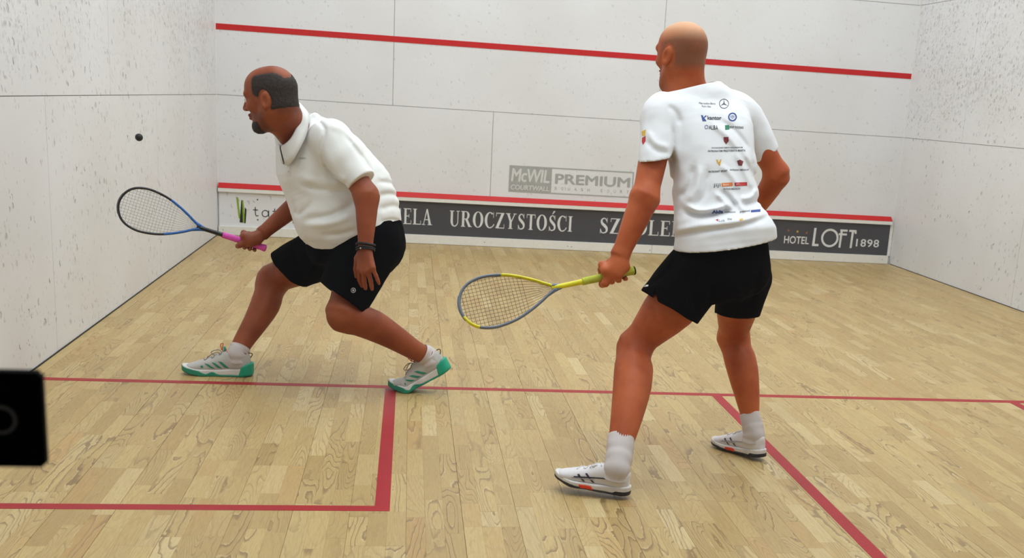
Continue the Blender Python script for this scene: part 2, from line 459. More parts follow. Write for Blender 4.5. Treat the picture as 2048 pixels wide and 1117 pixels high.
rp(rect('print_block', x0, x1, z0, z1, YP, M_LOGO_GREY, None))
e = 0.011
V = [(x1, YP, z0), (x2, YP, z0), (x2, YP, z1), (x1, YP, z1), (x1, YP, z0+e), (x2-e, YP, z0+e), (x2-e, YP, z1-e), (x1, YP, z1-e)]
rp(mesh_obj('print_frame', V, [(0, 1, 5, 4), (1, 2, 6, 5), (2, 3, 7, 6)], M_LOGO_GREY, None))
rp(print_text('lettering', 'McWIL', M_LOGO_WHITE, None, x0+0.018, x1-0.018, z0+0.095, z1-0.025, YP-0.0012, 0.0, 0.12, 0.95, thick=0.03))
rp(print_text('lettering', 'COURTWALL', M_LOGO_WHITE, None, x0+0.018, x1-0.018, z0+0.022, z0+0.068, YP-0.0012, 0.0, 0.12, thick=0.03))
rp(print_text('lettering', 'PREMIUM', M_LOGO_GREY, None, x1+0.032, x2-0.03, z0+0.095, z1-0.055, YP, 0.0, thick=0.03))
for i, ch in enumerate('SQUASH COURT'):
    xa = x1+0.032+i*(x2-x1-0.090)/11.0
    if ch != ' ': rp(print_text('lettering', ch, M_LOGO_GREY, None, xa, xa+0.021, z0+0.040, z0+0.068, YP))

# ------------------------------------------------------------------ the tin along the foot of the front wall
tin = empty('tin_board', (W/2, L, 0)); tag(tin, 'long low tin board with red top strip along the front wall', 'tin board')
def tp(o): return reparent(o, tin)
YF, YB = L-0.05, L-0.022
SEGS = [0.008, 3.985, W-0.03]
for a, b in zip(SEGS[:-1], SEGS[1:]):
    a += 0.001; b -= 0.001
    # capping: sloped red top, white front lip
    V = [(x, y, z) for x in (a, b) for (y, z) in ((L, 0.462), (YF, 0.421), (YF, 0.386), (L, 0.386))]
    tp(mesh_obj('red_top_strip', [(x, y, z+0.0006) for x in (a, b) for (y, z) in ((L, 0.462), (YF, 0.421), (YF, 0.4185), (L, 0.4185))],
                [(0, 1, 5, 4), (1, 2, 6, 5), (2, 3, 7, 6), (0, 4, 7, 3), (0, 3, 2, 1), (4, 5, 6, 7)], M_RED_WALL, None))
    tp(box('white_lip', a, b, YF+0.0006, L, 0.386, 0.4185, M_WHITE_TRIM, None, 0.001))
    tp(box('bottom_rail', a, b, YF, L, 0.002, 0.081, M_WHITE_TRIM, None, 0.002))
XW = 1.30
def zat(px, py): return float(atY(px, py, YB)[2])
def xat(px, py): return float(atY(px, py, YB)[0])
tp(box('board_panel', 0.012, XW-0.001, YB, L, 0.078, 0.388, M_WHITE_PANEL, None))
for a, b in ((XW+0.001, 3.2), (3.2, 5.05), (5.05, W-0.035)):
    tp(box('board_panel', a, b-0.0008, YB, L, 0.078, 0.388, M_GREY_PANEL, None))
tp(box('end_strip', W-0.035, W-0.004, YB+0.002, L, 0.078, 0.386, M_WHITE_TRIM, None))

# serif capitals (unit cap height), drawn as flat pieces
TK, TN, SF = 0.17, 0.055, 0.045
def q(*p): return [tuple(p)]
def stem(x, w=TK, z0=0.0, z1=1.0, top=True, bot=True):
    out = [[(x, z0), (x+w, z0), (x+w, z1), (x, z1)]]
    if bot: out.append([(x-0.08, z0), (x+w+0.08, z0), (x+w+0.08, z0+SF), (x-0.08, z0+SF)])
    if top: out.append([(x-0.08, z1-SF), (x+w+0.08, z1-SF), (x+w+0.08, z1), (x-0.08, z1)])
    return out
def bar(x0, x1, z, h=TN): return [[(x0, z), (x1, z), (x1, z+h), (x0, z+h)]]
def para(p0, p1, w): return [[(p0[0], p0[1]), (p0[0]+w, p0[1]), (p1[0]+w, p1[1]), (p1[0], p1[1])]]
def arc(cx, cz, ro, zo, ri, zi, a0, a1, n=26):
    out = []
    for k in range(n):
        t0 = math.radians(a0+(a1-a0)*k/n); t1 = math.radians(a0+(a1-a0)*(k+1)/n)
        out.append([(cx+ri*math.cos(t0), cz+zi*math.sin(t0)), (cx+ro*math.cos(t0), cz+zo*math.sin(t0)),
                    (cx+ro*math.cos(t1), cz+zo*math.sin(t1)), (cx+ri*math.cos(t1), cz+zi*math.sin(t1))])
    return out
def spine(P, wfun, n=9):
    C = catmull(P, n); T = np.gradient(C, axis=0); T /= np.linalg.norm(T, axis=1)[:, None]
    N = np.stack([-T[:, 1], T[:, 0]], 1); out = []
    for i in range(len(C)-1):
        w0, w1 = wfun(i/(len(C)-1))/2, wfun((i+1)/(len(C)-1))/2
        out.append([tuple(C[i]-N[i]*w0), tuple(C[i]+N[i]*w0), tuple(C[i+1]+N[i+1]*w1), tuple(C[i+1]-N[i+1]*w1)])
    return out
def tip(x, z, dz): return [[(x, z), (x+0.035, z), (x+0.035, z+dz), (x, z+dz)]]
def G(c):
    if c == 'I': return stem(0.10)+[], 0.37
    if c == 'L': return stem(0.10)+bar(0.1, 0.68, 0)+tip(0.66, 0, 0.26), 0.74
    if c == 'E': return stem(0.10)+bar(0.1, 0.66, 0)+bar(0.1, 0.64, 1-TN)+bar(0.2, 0.48, 0.49)+tip(0.64, 0, 0.25)+tip(0.61, 0.77, 0.23)+tip(0.46, 0.40, 0.24), 0.74
    if c == 'T': return stem(0.27, top=False)+bar(0.02, 0.69, 1-TN)+tip(0.02, 0.75, 0.25)+tip(0.66, 0.75, 0.25), 0.74
    if c == 'Z': return bar(0.05, 0.67, 1-TN)+bar(0.03, 0.68, 0)+para((0.04, TN*0.6), (0.45, 1-TN*0.6), 0.21)+tip(0.66, 0, 0.27)+tip(0.05, 0.76, 0.24), 0.74
    if c == 'A': return para((0.40, 0.0), (0.27, 1.02), 0.19)[:0]+[[(0.57, 0), (0.78, 0), (0.46, 1.02), (0.36, 1.02)], [(0.09, 0), (0.145, 0), (0.425, 0.92), (0.37, 1.02)]]+bar(0.2, 0.62, 0.31)+bar(0.0, 0.27, 0, SF)+bar(0.48, 0.85, 0, SF), 0.86
    if c == 'W': return [[(0.08, 1), (0.28, 1), (0.48, 0), (0.40, 0)], [(0.40, 0), (0.46, 0), (0.66, 0.95), (0.58, 0.95)], [(0.53, 1), (0.73, 1), (0.90, 0), (0.82, 0)], [(0.82, 0), (0.89, 0), (1.13, 1), (1.07, 1)]]+bar(0, 0.35, 1-SF, SF)+bar(0.5, 0.8, 1-SF, SF)+bar(0.98, 1.2, 1-SF, SF), 1.22
    if c == 'Y': return [[(0.07, 1), (0.27, 1), (0.47, 0.45), (0.33, 0.42)], [(0.40, 0.46), (0.48, 0.46), (0.74, 1), (0.67, 1)]]+stem(0.30, top=False, z1=0.48)+bar(0, 0.36, 1-SF, SF)+bar(0.58, 0.82, 1-SF, SF), 0.84
    if c == 'U': return [[(0.10, 0.32), (0.27, 0.32), (0.27, 1), (0.10, 1)], [(0.62, 0.32), (0.68, 0.32), (0.68, 1), (0.62, 1)]]+arc(0.39, 0.32, 0.29, 0.34, 0.12, 0.27, 180, 270)+arc(0.39, 0.32, 0.29, 0.34, 0.23, 0.27, 270, 360)+bar(0.02, 0.36, 1-SF, SF)+bar(0.53, 0.78, 1-SF, SF), 0.82
    if c == 'O': return arc(0.41, 0.5, 0.40, 0.52, 0.205, 0.47, 0, 360, 44), 0.86
    if c == 'C': return arc(0.41, 0.5, 0.40, 0.52, 0.205, 0.46, 52, 300, 36)+arc(0.41, 0.5, 0.40, 0.52, 0.33, 0.46, 300, 330, 8)+tip(0.655, 0.66, 0.36), 0.78
    if c == 'R': return stem(0.10)+bar(0.2, 0.42, 1-TN)+bar(0.2, 0.42, 0.47)+arc(0.40, 0.735, 0.26, 0.265, 0.09, 0.21, -90, 90, 20)+[[(0.34, 0.48), (0.52, 0.50), (0.80, 0.0), (0.60, 0.0)]]+bar(0.58, 0.86, 0, SF), 0.86
    if c == 'N': return [[(0.10, 0), (0.155, 0), (0.155, 1), (0.10, 1)], [(0.66, 0), (0.715, 0), (0.715, 1), (0.66, 1)], [(0.08, 1), (0.26, 1), (0.715, 0), (0.66, 0)]]+bar(0.0, 0.26, 0, SF)+bar(0.56, 0.82, 1-SF, SF)+bar(0.0, 0.2, 1-SF, SF), 0.84
    if c == 'K': return stem(0.10)+[[(0.25, 0.42), (0.31, 0.40), (0.72, 1), (0.65, 1)], [(0.36, 0.52), (0.52, 0.62), (0.84, 0), (0.62, 0)]]+bar(0.56, 0.82, 1-SF, SF)+bar(0.56, 0.9, 0, SF), 0.86
    if c in 'SŚ':
        g = spine([(0.50, 0.80), (0.40, 0.955), (0.26, 0.965), (0.15, 0.84), (0.19, 0.66), (0.36, 0.50), (0.50, 0.34), (0.50, 0.13), (0.34, 0.03), (0.19, 0.06), (0.10, 0.24)],
                  lambda t: 0.06+0.13*math.exp(-((t-0.5)/0.20)**2))+tip(0.49, 0.70, 0.31)+tip(0.075, -0.01, 0.31)
        if c == 'Ś': g += [[(0.27, 1.08), (0.34, 1.08), (0.52, 1.28), (0.38, 1.30)]]
        return g, 0.66
def serif_word(word, px0, py0, px1, py1, cap_px, at0=None):
    """px/py of the word's first and last baseline corners on the board"""
    xa, xb = xat(px0, py0), xat(px1, py1); zb = 0.5*(zat(px0, py0)+zat(px1, py1))
    cap = cap_px
    g = [G(c) for c in word]; tot = sum(w for _, w in g)+0.05*(len(word)-1)
    sx = (xb-xa)/tot; x = xa
    for (polys, w) in g:
        V, F = [], []
        for p in polys:
            F.append(tuple(range(len(V), len(V)+len(p))))
            V += [(x+sx*a, YB-0.0012-0.00008*len(F), zb+cap*b) for a, b in p]
        tp(mesh_obj('letter', V, F, M_LETTER, None)); x += sx*(w+0.05)
xE0, xA1 = xat(806, 455), xat(864, 457)
def serif_x(word, xa, xb, zb, cap):
    g = [G(c) for c in word]; tot = sum(w for _, w in g)+0.05*(len(word)-1)
    sx = (xb-xa)/tot; x = xa
    for (polys, w) in g:
        V, F = [], []
        for p in polys:
            F.append(tuple(range(len(V), len(V)+len(p))))
            V += [(x+sx*a, YB-0.0012-0.00008*len(F), zb+cap*b) for a, b in p]
        tp(mesh_obj('letter', V, F, M_LETTER, None)); x += sx*(w+0.05)
CAP = zat(1030, 434)-zat(1030, 465); ZB0 = 0.172
wE = xA1-xE0; ELA = 0.74+0.74+0.86+0.10; WES = 1.22+0.74+0.66+0.15
serif_x('ELA', xE0, xA1, ZB0, CAP)
serif_x('WES', xE0-wE*WES/ELA, xE0-wE*0.03, ZB0, CAP)
serif_x('UROCZYSTOŚCI', xat(898, 456), xat(1144, 466), ZB0, CAP)
xs0 = xat(1197, 470); xs1 = xat(1240, 474)
kk = (xs1-xs0)/(0.66+0.74+0.05)
serif_x('SZKOLENIA', xs0, xs0+kk*(0.66+0.74+0.86+0.86+0.74+0.74+0.84+0.37+0.86+0.4), ZB0, CAP)

# hotel sign
def tt(body, px0, py1, px1, py0, bold=0.02, **k):
    xm = (px0+px1)/2
    tp(print_text('lettering', body, M_LETTER, None, xat(px0, (py0+py1)/2), xat(px1, (py0+py1)/2), zat(xm, py1), zat(xm, py0), YB-0.0012, bold, **k))
tt('HOTEL', 1568, 488, 1618, 473, 0.012)
tt('1898', 1712, 494.5, 1758, 479, 0.012, space=1.1)
def strokes(polys):
    V, F = [], []
    for p in polys:
        F.append(tuple(range(len(V), len(V)+len(p)))); V += [(a, YB-0.0012-0.0001*len(F), b) for a, b in p]
    tp(mesh_obj('letter', V, F, M_LETTER, None))
zl, zh = zat(1660, 494), zat(1660, 458.5); SWD = 0.024
xl = xat(1625, 480)
strokes([[(xl, zl), (xl+SWD, zl), (xl+SWD+0.004, zh+0.004), (xl+0.006, zh+0.004)], [(xl, zl), (xl+0.066, zl), (xl+0.066, zl+0.022), (xl, zl+0.022)]])
xc, zc = xat(1659.5, 476), (zl+zh)/2; rz = (zh-zl)/2+0.004; rx = xat(1677, 476)-xc
strokes(arc(xc, zc, rx, rz, rx-0.021, rz-0.021, 0, 360, 48))
xf = xat(1678.5, 480)
strokes([[(xf, zl-0.004), (xf+0.02, zl-0.004), (xf+0.026, zh+0.002), (xf+0.004, zh+0.002)], [(xf, zh-0.018), (xf+0.075, zh-0.018), (xf+0.075, zh+0.002), (xf, zh+0.002)], [(xf-0.012, zh-0.055), (xf+0.072, zh-0.055), (xf+0.072, zh-0.036), (xf-0.012, zh-0.036)]])
xt = xat(1701, 480)
strokes([[(xt, zl-0.003), (xt+0.02, zl-0.003), (xt+0.026, zh), (xt+0.004, zh)], [(xt-0.024, zh-0.018), (xt+0.05, zh-0.018), (xt+0.05, zh+0.002), (xt-0.024, zh+0.002)], [(xt+0.034, zh-0.034), (xt+0.055, zh-0.034), (xt+0.05, zh), (xt+0.03, zh)]])
M_STAR_A = plain('orange_star_print', srgb(176, 96, 60), 0.5); M_STAR_B = plain('yellow_star_print', srgb(214, 178, 50), 0.5)
for px, py, mm in ((1577, 461, M_STAR_A), (1595, 463.5, M_STAR_B), (1613.5, 466, M_STAR_A)):
    cx, cz = xat(px, py), zat(px, py)
    P = [(cx+(0.015 if k % 2 == 0 else 0.006)*math.sin(k*math.pi/5), YB-0.0012, cz+(0.015 if k % 2 == 0 else 0.006)*math.cos(k*math.pi/5)) for k in range(10)]
    tp(mesh_obj('star', P, [tuple(range(10))], mm, None))
# lime and black bars and the letters of the white panel
def pxpoly(name, pts, mm):
    P = [tuple(atY(a, b, YB-0.0012)) for a, b in pts]
    tp(mesh_obj(name, P, [tuple(range(len(P)))], mm, None))
pxpoly('logo_bar', [(472, 394), (476.5, 395.5), (481, 437), (477.5, 437)], M_GREEN_PRINT)
pxpoly('logo_bar', [(482.5, 401.5), (484, 400), (486, 446), (479.2, 445)], M_BLACK_PRINT)
pxpoly('logo_bar', [(489.6, 415), (493.2, 419), (491.3, 446.5), (488.8, 446.5)], M_BLACK_PRINT)
pxpoly('logo_bar', [(482.8, 400.5), (486.6, 400.8), (491, 447), (486.6, 446.5)], M_GREEN_PRINT)
def pen(name, paths, w):
    """letter drawn as a round-cornered pen line, given in photo pixels on the board"""
    V, F = [], []
    for k, P in enumerate(paths):
        P = np.array(P, float); T = np.gradient(P, axis=0); T /= np.linalg.norm(T, axis=1)[:, None]
        b0 = len(V)
        for q_, t in zip(P, T):
            for sg in (1, -1): V.append(tuple(atY(q_[0]-sg*t[1]*w/2, q_[1]+sg*t[0]*w/2, YB-0.0012-0.0002*k)))
        F += [(b0+2*n_, b0+2*n_+1, b0+2*n_+3, b0+2*n_+2) for n_ in range(len(P)-1)]
    tp(mesh_obj(name, V, F, M_BLACK_PRINT, None))
for tx, ty in ((510.5, 432.5), (549.5, 435.5)):
    pen('letter', [catmull([(tx, ty-18), (tx+0.3, ty-6), (tx+1.2, ty-1.5), (tx+3.6, ty-0.2), (tx+6.5, ty-1.2)], 5), [(tx-4.5, ty-12.6), (tx, ty-12.3), (tx+5.5, ty-12)]], 1.7)
pen('letter', [[(530.5+6.3*math.cos(a), 427.6+6.3*math.sin(a)) for a in np.linspace(0, 2*math.pi, 33)], [(537.4, 421), (537.5, 428), (537.6, 434.4)]], 1.7)
for i, (px, py) in enumerate(((585, 444), (588.5, 446), (592, 443), (596, 446))):
    pxpoly('logo_bar', [(px, py-3.5), (px+1.2, py-3.5), (px+2.0, py+3.5), (px+0.8, py+3.5)], M_BLACK_PRINT)
def screw(px, py, y, r=0.006):
    c = atY(px, py, y)
    P = [(c[0]+r*math.cos(k*math.pi/5), y, c[2]+r*math.sin(k*math.pi/5)) for k in range(10)]+[(c[0], y-0.002, c[2])]
    tp(mesh_obj('screw', P, [((k+1) % 10, k, 10) for k in range(10)], M_SCREW, None, True))
for px, py in ((515, 399.5), (515.5, 440), (1069, 427), (1068, 466), (1213, 433), (1211, 472), (1717, 459), (1712, 497)): screw(px, py, YB-0.001, 0.007)
for px, py in ((446, 460), (640, 470), (969, 485), (1135, 493), (1143, 494), (1300, 501), (1627, 514.5), (1765, 520)): screw(px, py, YF-0.001, 0.004)
# ------------------------------------------------------------------ distance-field modelling for bodies and clothes
def nrm(v):
    v = np.asarray(v, float); return v/(np.linalg.norm(v)+1e-12)
def smin(a, b, k):
    if k <= 0: return np.minimum(a, b)
    h = np.maximum(k-np.abs(a-b), 0)/k
    return np.minimum(a, b)-h*h*k*0.25
def smax(a, b, k): return -smin(-a, -b, k)
class Cone:
    """tapered capsule"""
    def __init__(s, a, ra, b, rb):
        s.a = np.asarray(a, float); s.b = np.asarray(b, float); s.ra, s.rb = ra, rb
        r = max(ra, rb); s.lo = np.minimum(s.a, s.b)-r; s.hi = np.maximum(s.a, s.b)+r
    def d(s, P):
        ab = s.b-s.a; L2 = ab@ab+1e-12
        t = np.clip(((P-s.a)@ab)/L2, 0, 1)
        return np.linalg.norm(P-s.a-t[..., None]*ab, axis=-1)-(s.ra+t*(s.rb-s.ra))
class Ell:
    """ellipsoid; axes = rows of A"""
    def __init__(s, c, r, A=None):
        s.c = np.asarray(c, float); s.r = np.asarray(r, float); s.A = np.eye(3) if A is None else np.array([nrm(a) for a in A])
        e = np.sqrt(((s.A*s.r[:, None])**2).sum(0)); s.lo, s.hi = s.c-e, s.c+e
    def d(s, P):
        q_ = (P-s.c)@s.A.T; a = q_/s.r
        k0 = np.linalg.norm(a, axis=-1); k1 = np.linalg.norm(a/s.r, axis=-1)
        return np.where(k0 < 1e-6, -s.r.min(), k0*(k0-1)/(k1+1e-9))
class Loft:
    """rings along a spine: knots (centre, ru, rv_plus, rv_minus); side axis per knot; power n of the outline"""
    def __init__(s, C, R, U, n=2.2, per=4, round_ends=False):
        C = np.asarray(C, float); R = np.array([(r if len(r) == 3 else (r[0], r[1], r[1])) for r in R], float)
        U = np.asarray(U, float)
        if U.ndim == 1: U = np.broadcast_to(U, C.shape)
        s.C = catmull(C, per); s.R = np.maximum(catmull(R, per), 1e-3); s.U = catmull(U, per)
        s.n = n; s.re = round_ends
        T = np.gradient(s.C, axis=0); s.T = T/np.linalg.norm(T, axis=1)[:, None]
        s.U = s.U-s.T*(s.U*s.T).sum(1)[:, None]; s.U /= np.linalg.norm(s.U, axis=1)[:, None]
        s.V = np.cross(s.T, s.U)
        m = s.R.max(1)[:, None]; s.lo = (s.C-m).min(0); s.hi = (s.C+m).max(0)
    def d(s, P):
        sh = P.shape[:-1]; o = s.C.mean(0); P = (P.reshape(-1, 3)-o).astype(np.float32)
        a = (s.C[:-1]-o).astype(np.float32); ab = np.diff(s.C, axis=0).astype(np.float32); l2 = (ab*ab).sum(1)
        pab = P@ab.T-(a*ab).sum(1)
        tc = np.clip(pab/l2, 0, 1)
        dd = (a*a).sum(1)-2*(P@a.T)-2*tc*pab+tc*tc*l2
        bi = dd.argmin(1); bt = tc[np.arange(len(P)), bi]
        w = bt[:, None]; G_ = np.concatenate([s.C-o, s.R, s.U, s.V, s.T], 1).astype(np.float32)
        G_ = G_[bi]*(1-w)+G_[bi+1]*w
        c, R, U, V, T = (G_[:, 3*i:3*i+3] for i in range(5))
        q_ = P-c; u = (q_*U).sum(1); v = (q_*V).sum(1); ax = np.abs((q_*T).sum(1))
        rv = np.where(v > 0, R[:, 1], R[:, 2])
        ln = np.sqrt(u*u+v*v)+1e-9
        nn = (np.abs(u/R[:, 0])**s.n+np.abs(v/rv)**s.n)**(1.0/s.n)+1e-9
        dr = ln*(1-1/nn)
        dr = np.where(nn < 0.05, -np.minimum(R[:, 0], rv), dr)
        end = ((bi == 0) & (bt <= 0)) | ((bi == len(s.C)-2) & (bt >= 1))
        axx = np.where(end, ax, 0)
        dd = np.where(axx > 1e-5, np.hypot(np.maximum(dr, 0), axx), dr)
        return dd.reshape(sh)
class Cut:
    """a primitive trimmed by half-spaces (kept where every plane value is negative)"""
    def __init__(s, prim, *planes): s.p, s.pl = prim, planes; s.lo, s.hi = prim.lo, prim.hi
    def d(s, P):
        d = s.p.d(P)
        for q_ in s.pl: d = np.maximum(d, q_(P))
        return d
class Field:
    def __init__(s): s.ops = []; s.post = None; s.margin = 0.0
    def add(s, p, k=0.02): s.ops.append(('+', p, k)); return s
    def sub(s, p, k=0.01): s.ops.append(('-', p, k)); return s
    def bounds(s):
        lo = np.min([p.lo for o, p, k in s.ops if o == '+'], 0); hi = np.max([p.hi for o, p, k in s.ops if o == '+'], 0)
        return lo, hi
    def raw(s, P, cull=None):
        d = np.full(P.shape[:-1], 1.0)
        for i, (o, p, k) in enumerate(s.ops):
            if cull is None:
                v = p.d(P); d = smin(d, v, k) if o == '+' else smax(d, -v, k)
            else:
                ix = cull(p, k)
                if len(ix) == 0: continue
                v = p.d(P[ix]); d[ix] = smin(d[ix], v, k) if o == '+' else smax(d[ix], -v, k)
        return d
    def at(s, P):
        P = np.asarray(P, float); d = s.raw(P)
        return s.post(P, d) if s.post else d
def polygonize(fld, h, pad=0.03, clip=None):
    """surface nets on a block-sparse grid; returns verts, quads"""
    lo, hi = fld.bounds(); lo = lo-pad; hi = hi+pad
    if clip is not None: lo = np.maximum(lo, clip[0]); hi = np.minimum(hi, clip[1])
    B = 10
    nbk = np.ceil((hi-lo)/(h*B)).astype(int); dims = nbk*B+1
    bi = np.stack(np.meshgrid(*[np.arange(n) for n in nbk], indexing='ij'), -1).reshape(-1, 3)
    cen = lo+(bi+0.5)*B*h
    dc = fld.at(cen); rad = B*h*0.5*math.sqrt(3)
    act = np.abs(dc) < rad*1.35+0.012+fld.margin
    D = np.repeat(np.repeat(np.repeat(dc.reshape(nbk), B, 0), B, 1), B, 2).astype(np.float32)
    D = np.pad(D, ((0, 1), (0, 1), (0, 1)), mode='edge')
    bi = bi[act]; cen = cen[act]
    g = np.arange(B+1)
    loc = np.stack(np.meshgrid(g, g, g, indexing='ij'), -1).reshape(-1, 3)
    step = 400
    for s0 in range(0, len(bi), step):
        b = bi[s0:s0+step]; c = cen[s0:s0+step]
        idx = b[:, None, :]*B+loc[None]
        P = lo+idx*h
        def cull(p, k, c=c):
            q_ = np.maximum(np.maximum(p.lo-c, c-p.hi), 0)
            return np.nonzero(np.linalg.norm(q_, axis=1) < k+rad+0.012)[0]
        d = fld.raw(P, cull)
        if fld.post: d = fld.post(P.reshape(-1, 3), d.reshape(-1)).reshape(d.shape)
        D[idx[..., 0], idx[..., 1], idx[..., 2]] = d
    S = D < 0
    c8 = [(i, j, k) for i in (0, 1) for j in (0, 1) for k in (0, 1)]
    n0, n1, n2 = D.shape
    sl = lambda A, o: A[o[0]:n0-1+o[0], o[1]:n1-1+o[1], o[2]:n2-1+o[2]]
    anyv = np.zeros((n0-1, n1-1, n2-1), bool); allv = np.ones_like(anyv)
    for o in c8: anyv |= sl(S, o); allv &= sl(S, o)
    cells = np.argwhere(anyv & ~allv)
    cid = np.full(anyv.shape, -1, np.int32); cid[tuple(cells.T)] = np.arange(len(cells))
    vals = {o: D[cells[:, 0]+o[0], cells[:, 1]+o[1], cells[:, 2]+o[2]] for o in c8}
    acc = np.zeros((len(cells), 3)); cnt = np.zeros(len(cells))
    for o in c8:
        for ax in range(3):
            if o[ax]: continue
            o2 = list(o); o2[ax] = 1; o2 = tuple(o2)
            a, b = vals[o], vals[o2]; m = (a < 0) != (b < 0)
            t = np.where(m, a/np.where(m, a-b, 1), 0)
            p = np.array(o, float)[None].repeat(len(cells), 0); p[:, ax] = t
            acc[m] += p[m]; cnt[m] += 1
    V = lo+(cells+acc/np.maximum(cnt, 1)[:, None])*h
    Q = []
    for ax in range(3):
        a1, a2 = (ax+1) % 3, (ax+2) % 3
        s1 = [slice(1, n-1) for n in D.shape]; s1[ax] = slice(0, D.shape[ax]-1)
        s2 = list(s1); s2[ax] = slice(1, D.shape[ax])
        A, Bm = S[tuple(s1)], S[tuple(s2)]
        e = np.argwhere(A != Bm); off = np.ones(3, int); off[ax] = 0; e = e+off
        ins = S[tuple(e.T)]
        def cell(d1, d2):
            q_ = e.copy(); q_[:, a1] -= d1; q_[:, a2] -= d2; return cid[tuple(q_.T)]
        q4 = np.stack([cell(1, 1), cell(0, 1), cell(0, 0), cell(1, 0)], 1)
        q4[~ins] = q4[~ins][:, ::-1]
        Q.append(q4)
    Q = np.concatenate(Q); Q = Q[(Q >= 0).all(1)]
    return V, Q
def relax(V, Q, it=2, lam=0.5):
    """light Laplacian smoothing of a quad mesh"""
    for _ in range(it):
        acc = np.zeros_like(V); cnt = np.zeros(len(V))
        for a, b in ((0, 1), (1, 2), (2, 3), (3, 0)):
            np.add.at(acc, Q[:, a], V[Q[:, b]]); np.add.at(cnt, Q[:, a], 1)
            np.add.at(acc, Q[:, b], V[Q[:, a]]); np.add.at(cnt, Q[:, b], 1)
        V = V*(1-lam)+lam*acc/np.maximum(cnt, 1)[:, None]
    return V
_rs = np.random.RandomState(3); _LAT = _rs.rand(32, 32, 32)
def vnoise(P):
    """smooth lattice noise, 0..1"""
    P = np.asarray(P); i = np.floor(P).astype(int); f = P-i; f = f*f*(3-2*f); i &= 31; j = (i+1) & 31
    x0, y0, z0 = i[..., 0], i[..., 1], i[..., 2]; x1, y1, z1 = j[..., 0], j[..., 1], j[..., 2]
    fx, fy, fz = f[..., 0], f[..., 1], f[..., 2]; A = _LAT
    l = lambda a, b, t: a+(b-a)*t
    return l(l(l(A[x0, y0, z0], A[x1, y0, z0], fx), l(A[x0, y1, z0], A[x1, y1, z0], fx), fy),
             l(l(A[x0, y0, z1], A[x1, y0, z1], fx), l(A[x0, y1, z1], A[x1, y1, z1], fx), fy), fz)
def px_of(P):
    d = P-CAM; z = d@_f
    return CX+FPX*(d@_r)/z, CY-FPX*(d@_u)/z
def creases(P, lines):
    """cloth folds: each (points in photo pixels, height in m, half width in px); + raises, - sinks"""
    x, y = px_of(P); out = np.zeros(len(P))
    for pts, amp, w in lines:
        pts = np.asarray(pts, float); bx0, by0 = pts.min(0)-3*w; bx1, by1 = pts.max(0)+3*w
        m = np.nonzero((x > bx0) & (x < bx1) & (y > by0) & (y < by1))[0]
        if not len(m): continue
        best = np.full(len(m), 1e9); al = np.zeros(len(m)); n = len(pts)-1
        C = catmull(pts, 3); n = len(C)-1
        for i in range(n):
            a = C[i]; ab = C[i+1]-a
            t = np.clip(((x[m]-a[0])*ab[0]+(y[m]-a[1])*ab[1])/(ab@ab), 0, 1)
            dd = np.hypot(x[m]-a[0]-t*ab[0], y[m]-a[1]-t*ab[1]); k = dd < best
            best[k] = dd[k]; al[k] = (i+t[k])/n
        out[m] += amp*np.exp(-(best/w)**2)*np.clip(np.minimum(al, 1-al)*5+0.15, 0, 1)
    return out
def sdf_obj(name, fld, h, mat, parent, pad=0.03, smooth_it=1, clip=None):
    V, Q = polygonize(fld, h, pad, clip)
    if smooth_it: V = relax(V, Q, smooth_it, 0.4)
    o = np_mesh(name, V, Q, mat, None); o['_tmp'] = 0; del o['_tmp']
    if parent is not None: reparent(o, parent)
    return o, V, Q
def vattr(o, name, val):
    a = o.data.attributes.new(name, 'FLOAT', 'POINT'); a.data.foreach_set('value', np.asarray(val, np.float32))
def bvh_of(V, Q): return BVHTree.FromPolygons([tuple(v) for v in V], [tuple(int(i) for i in q_) for q_ in Q])
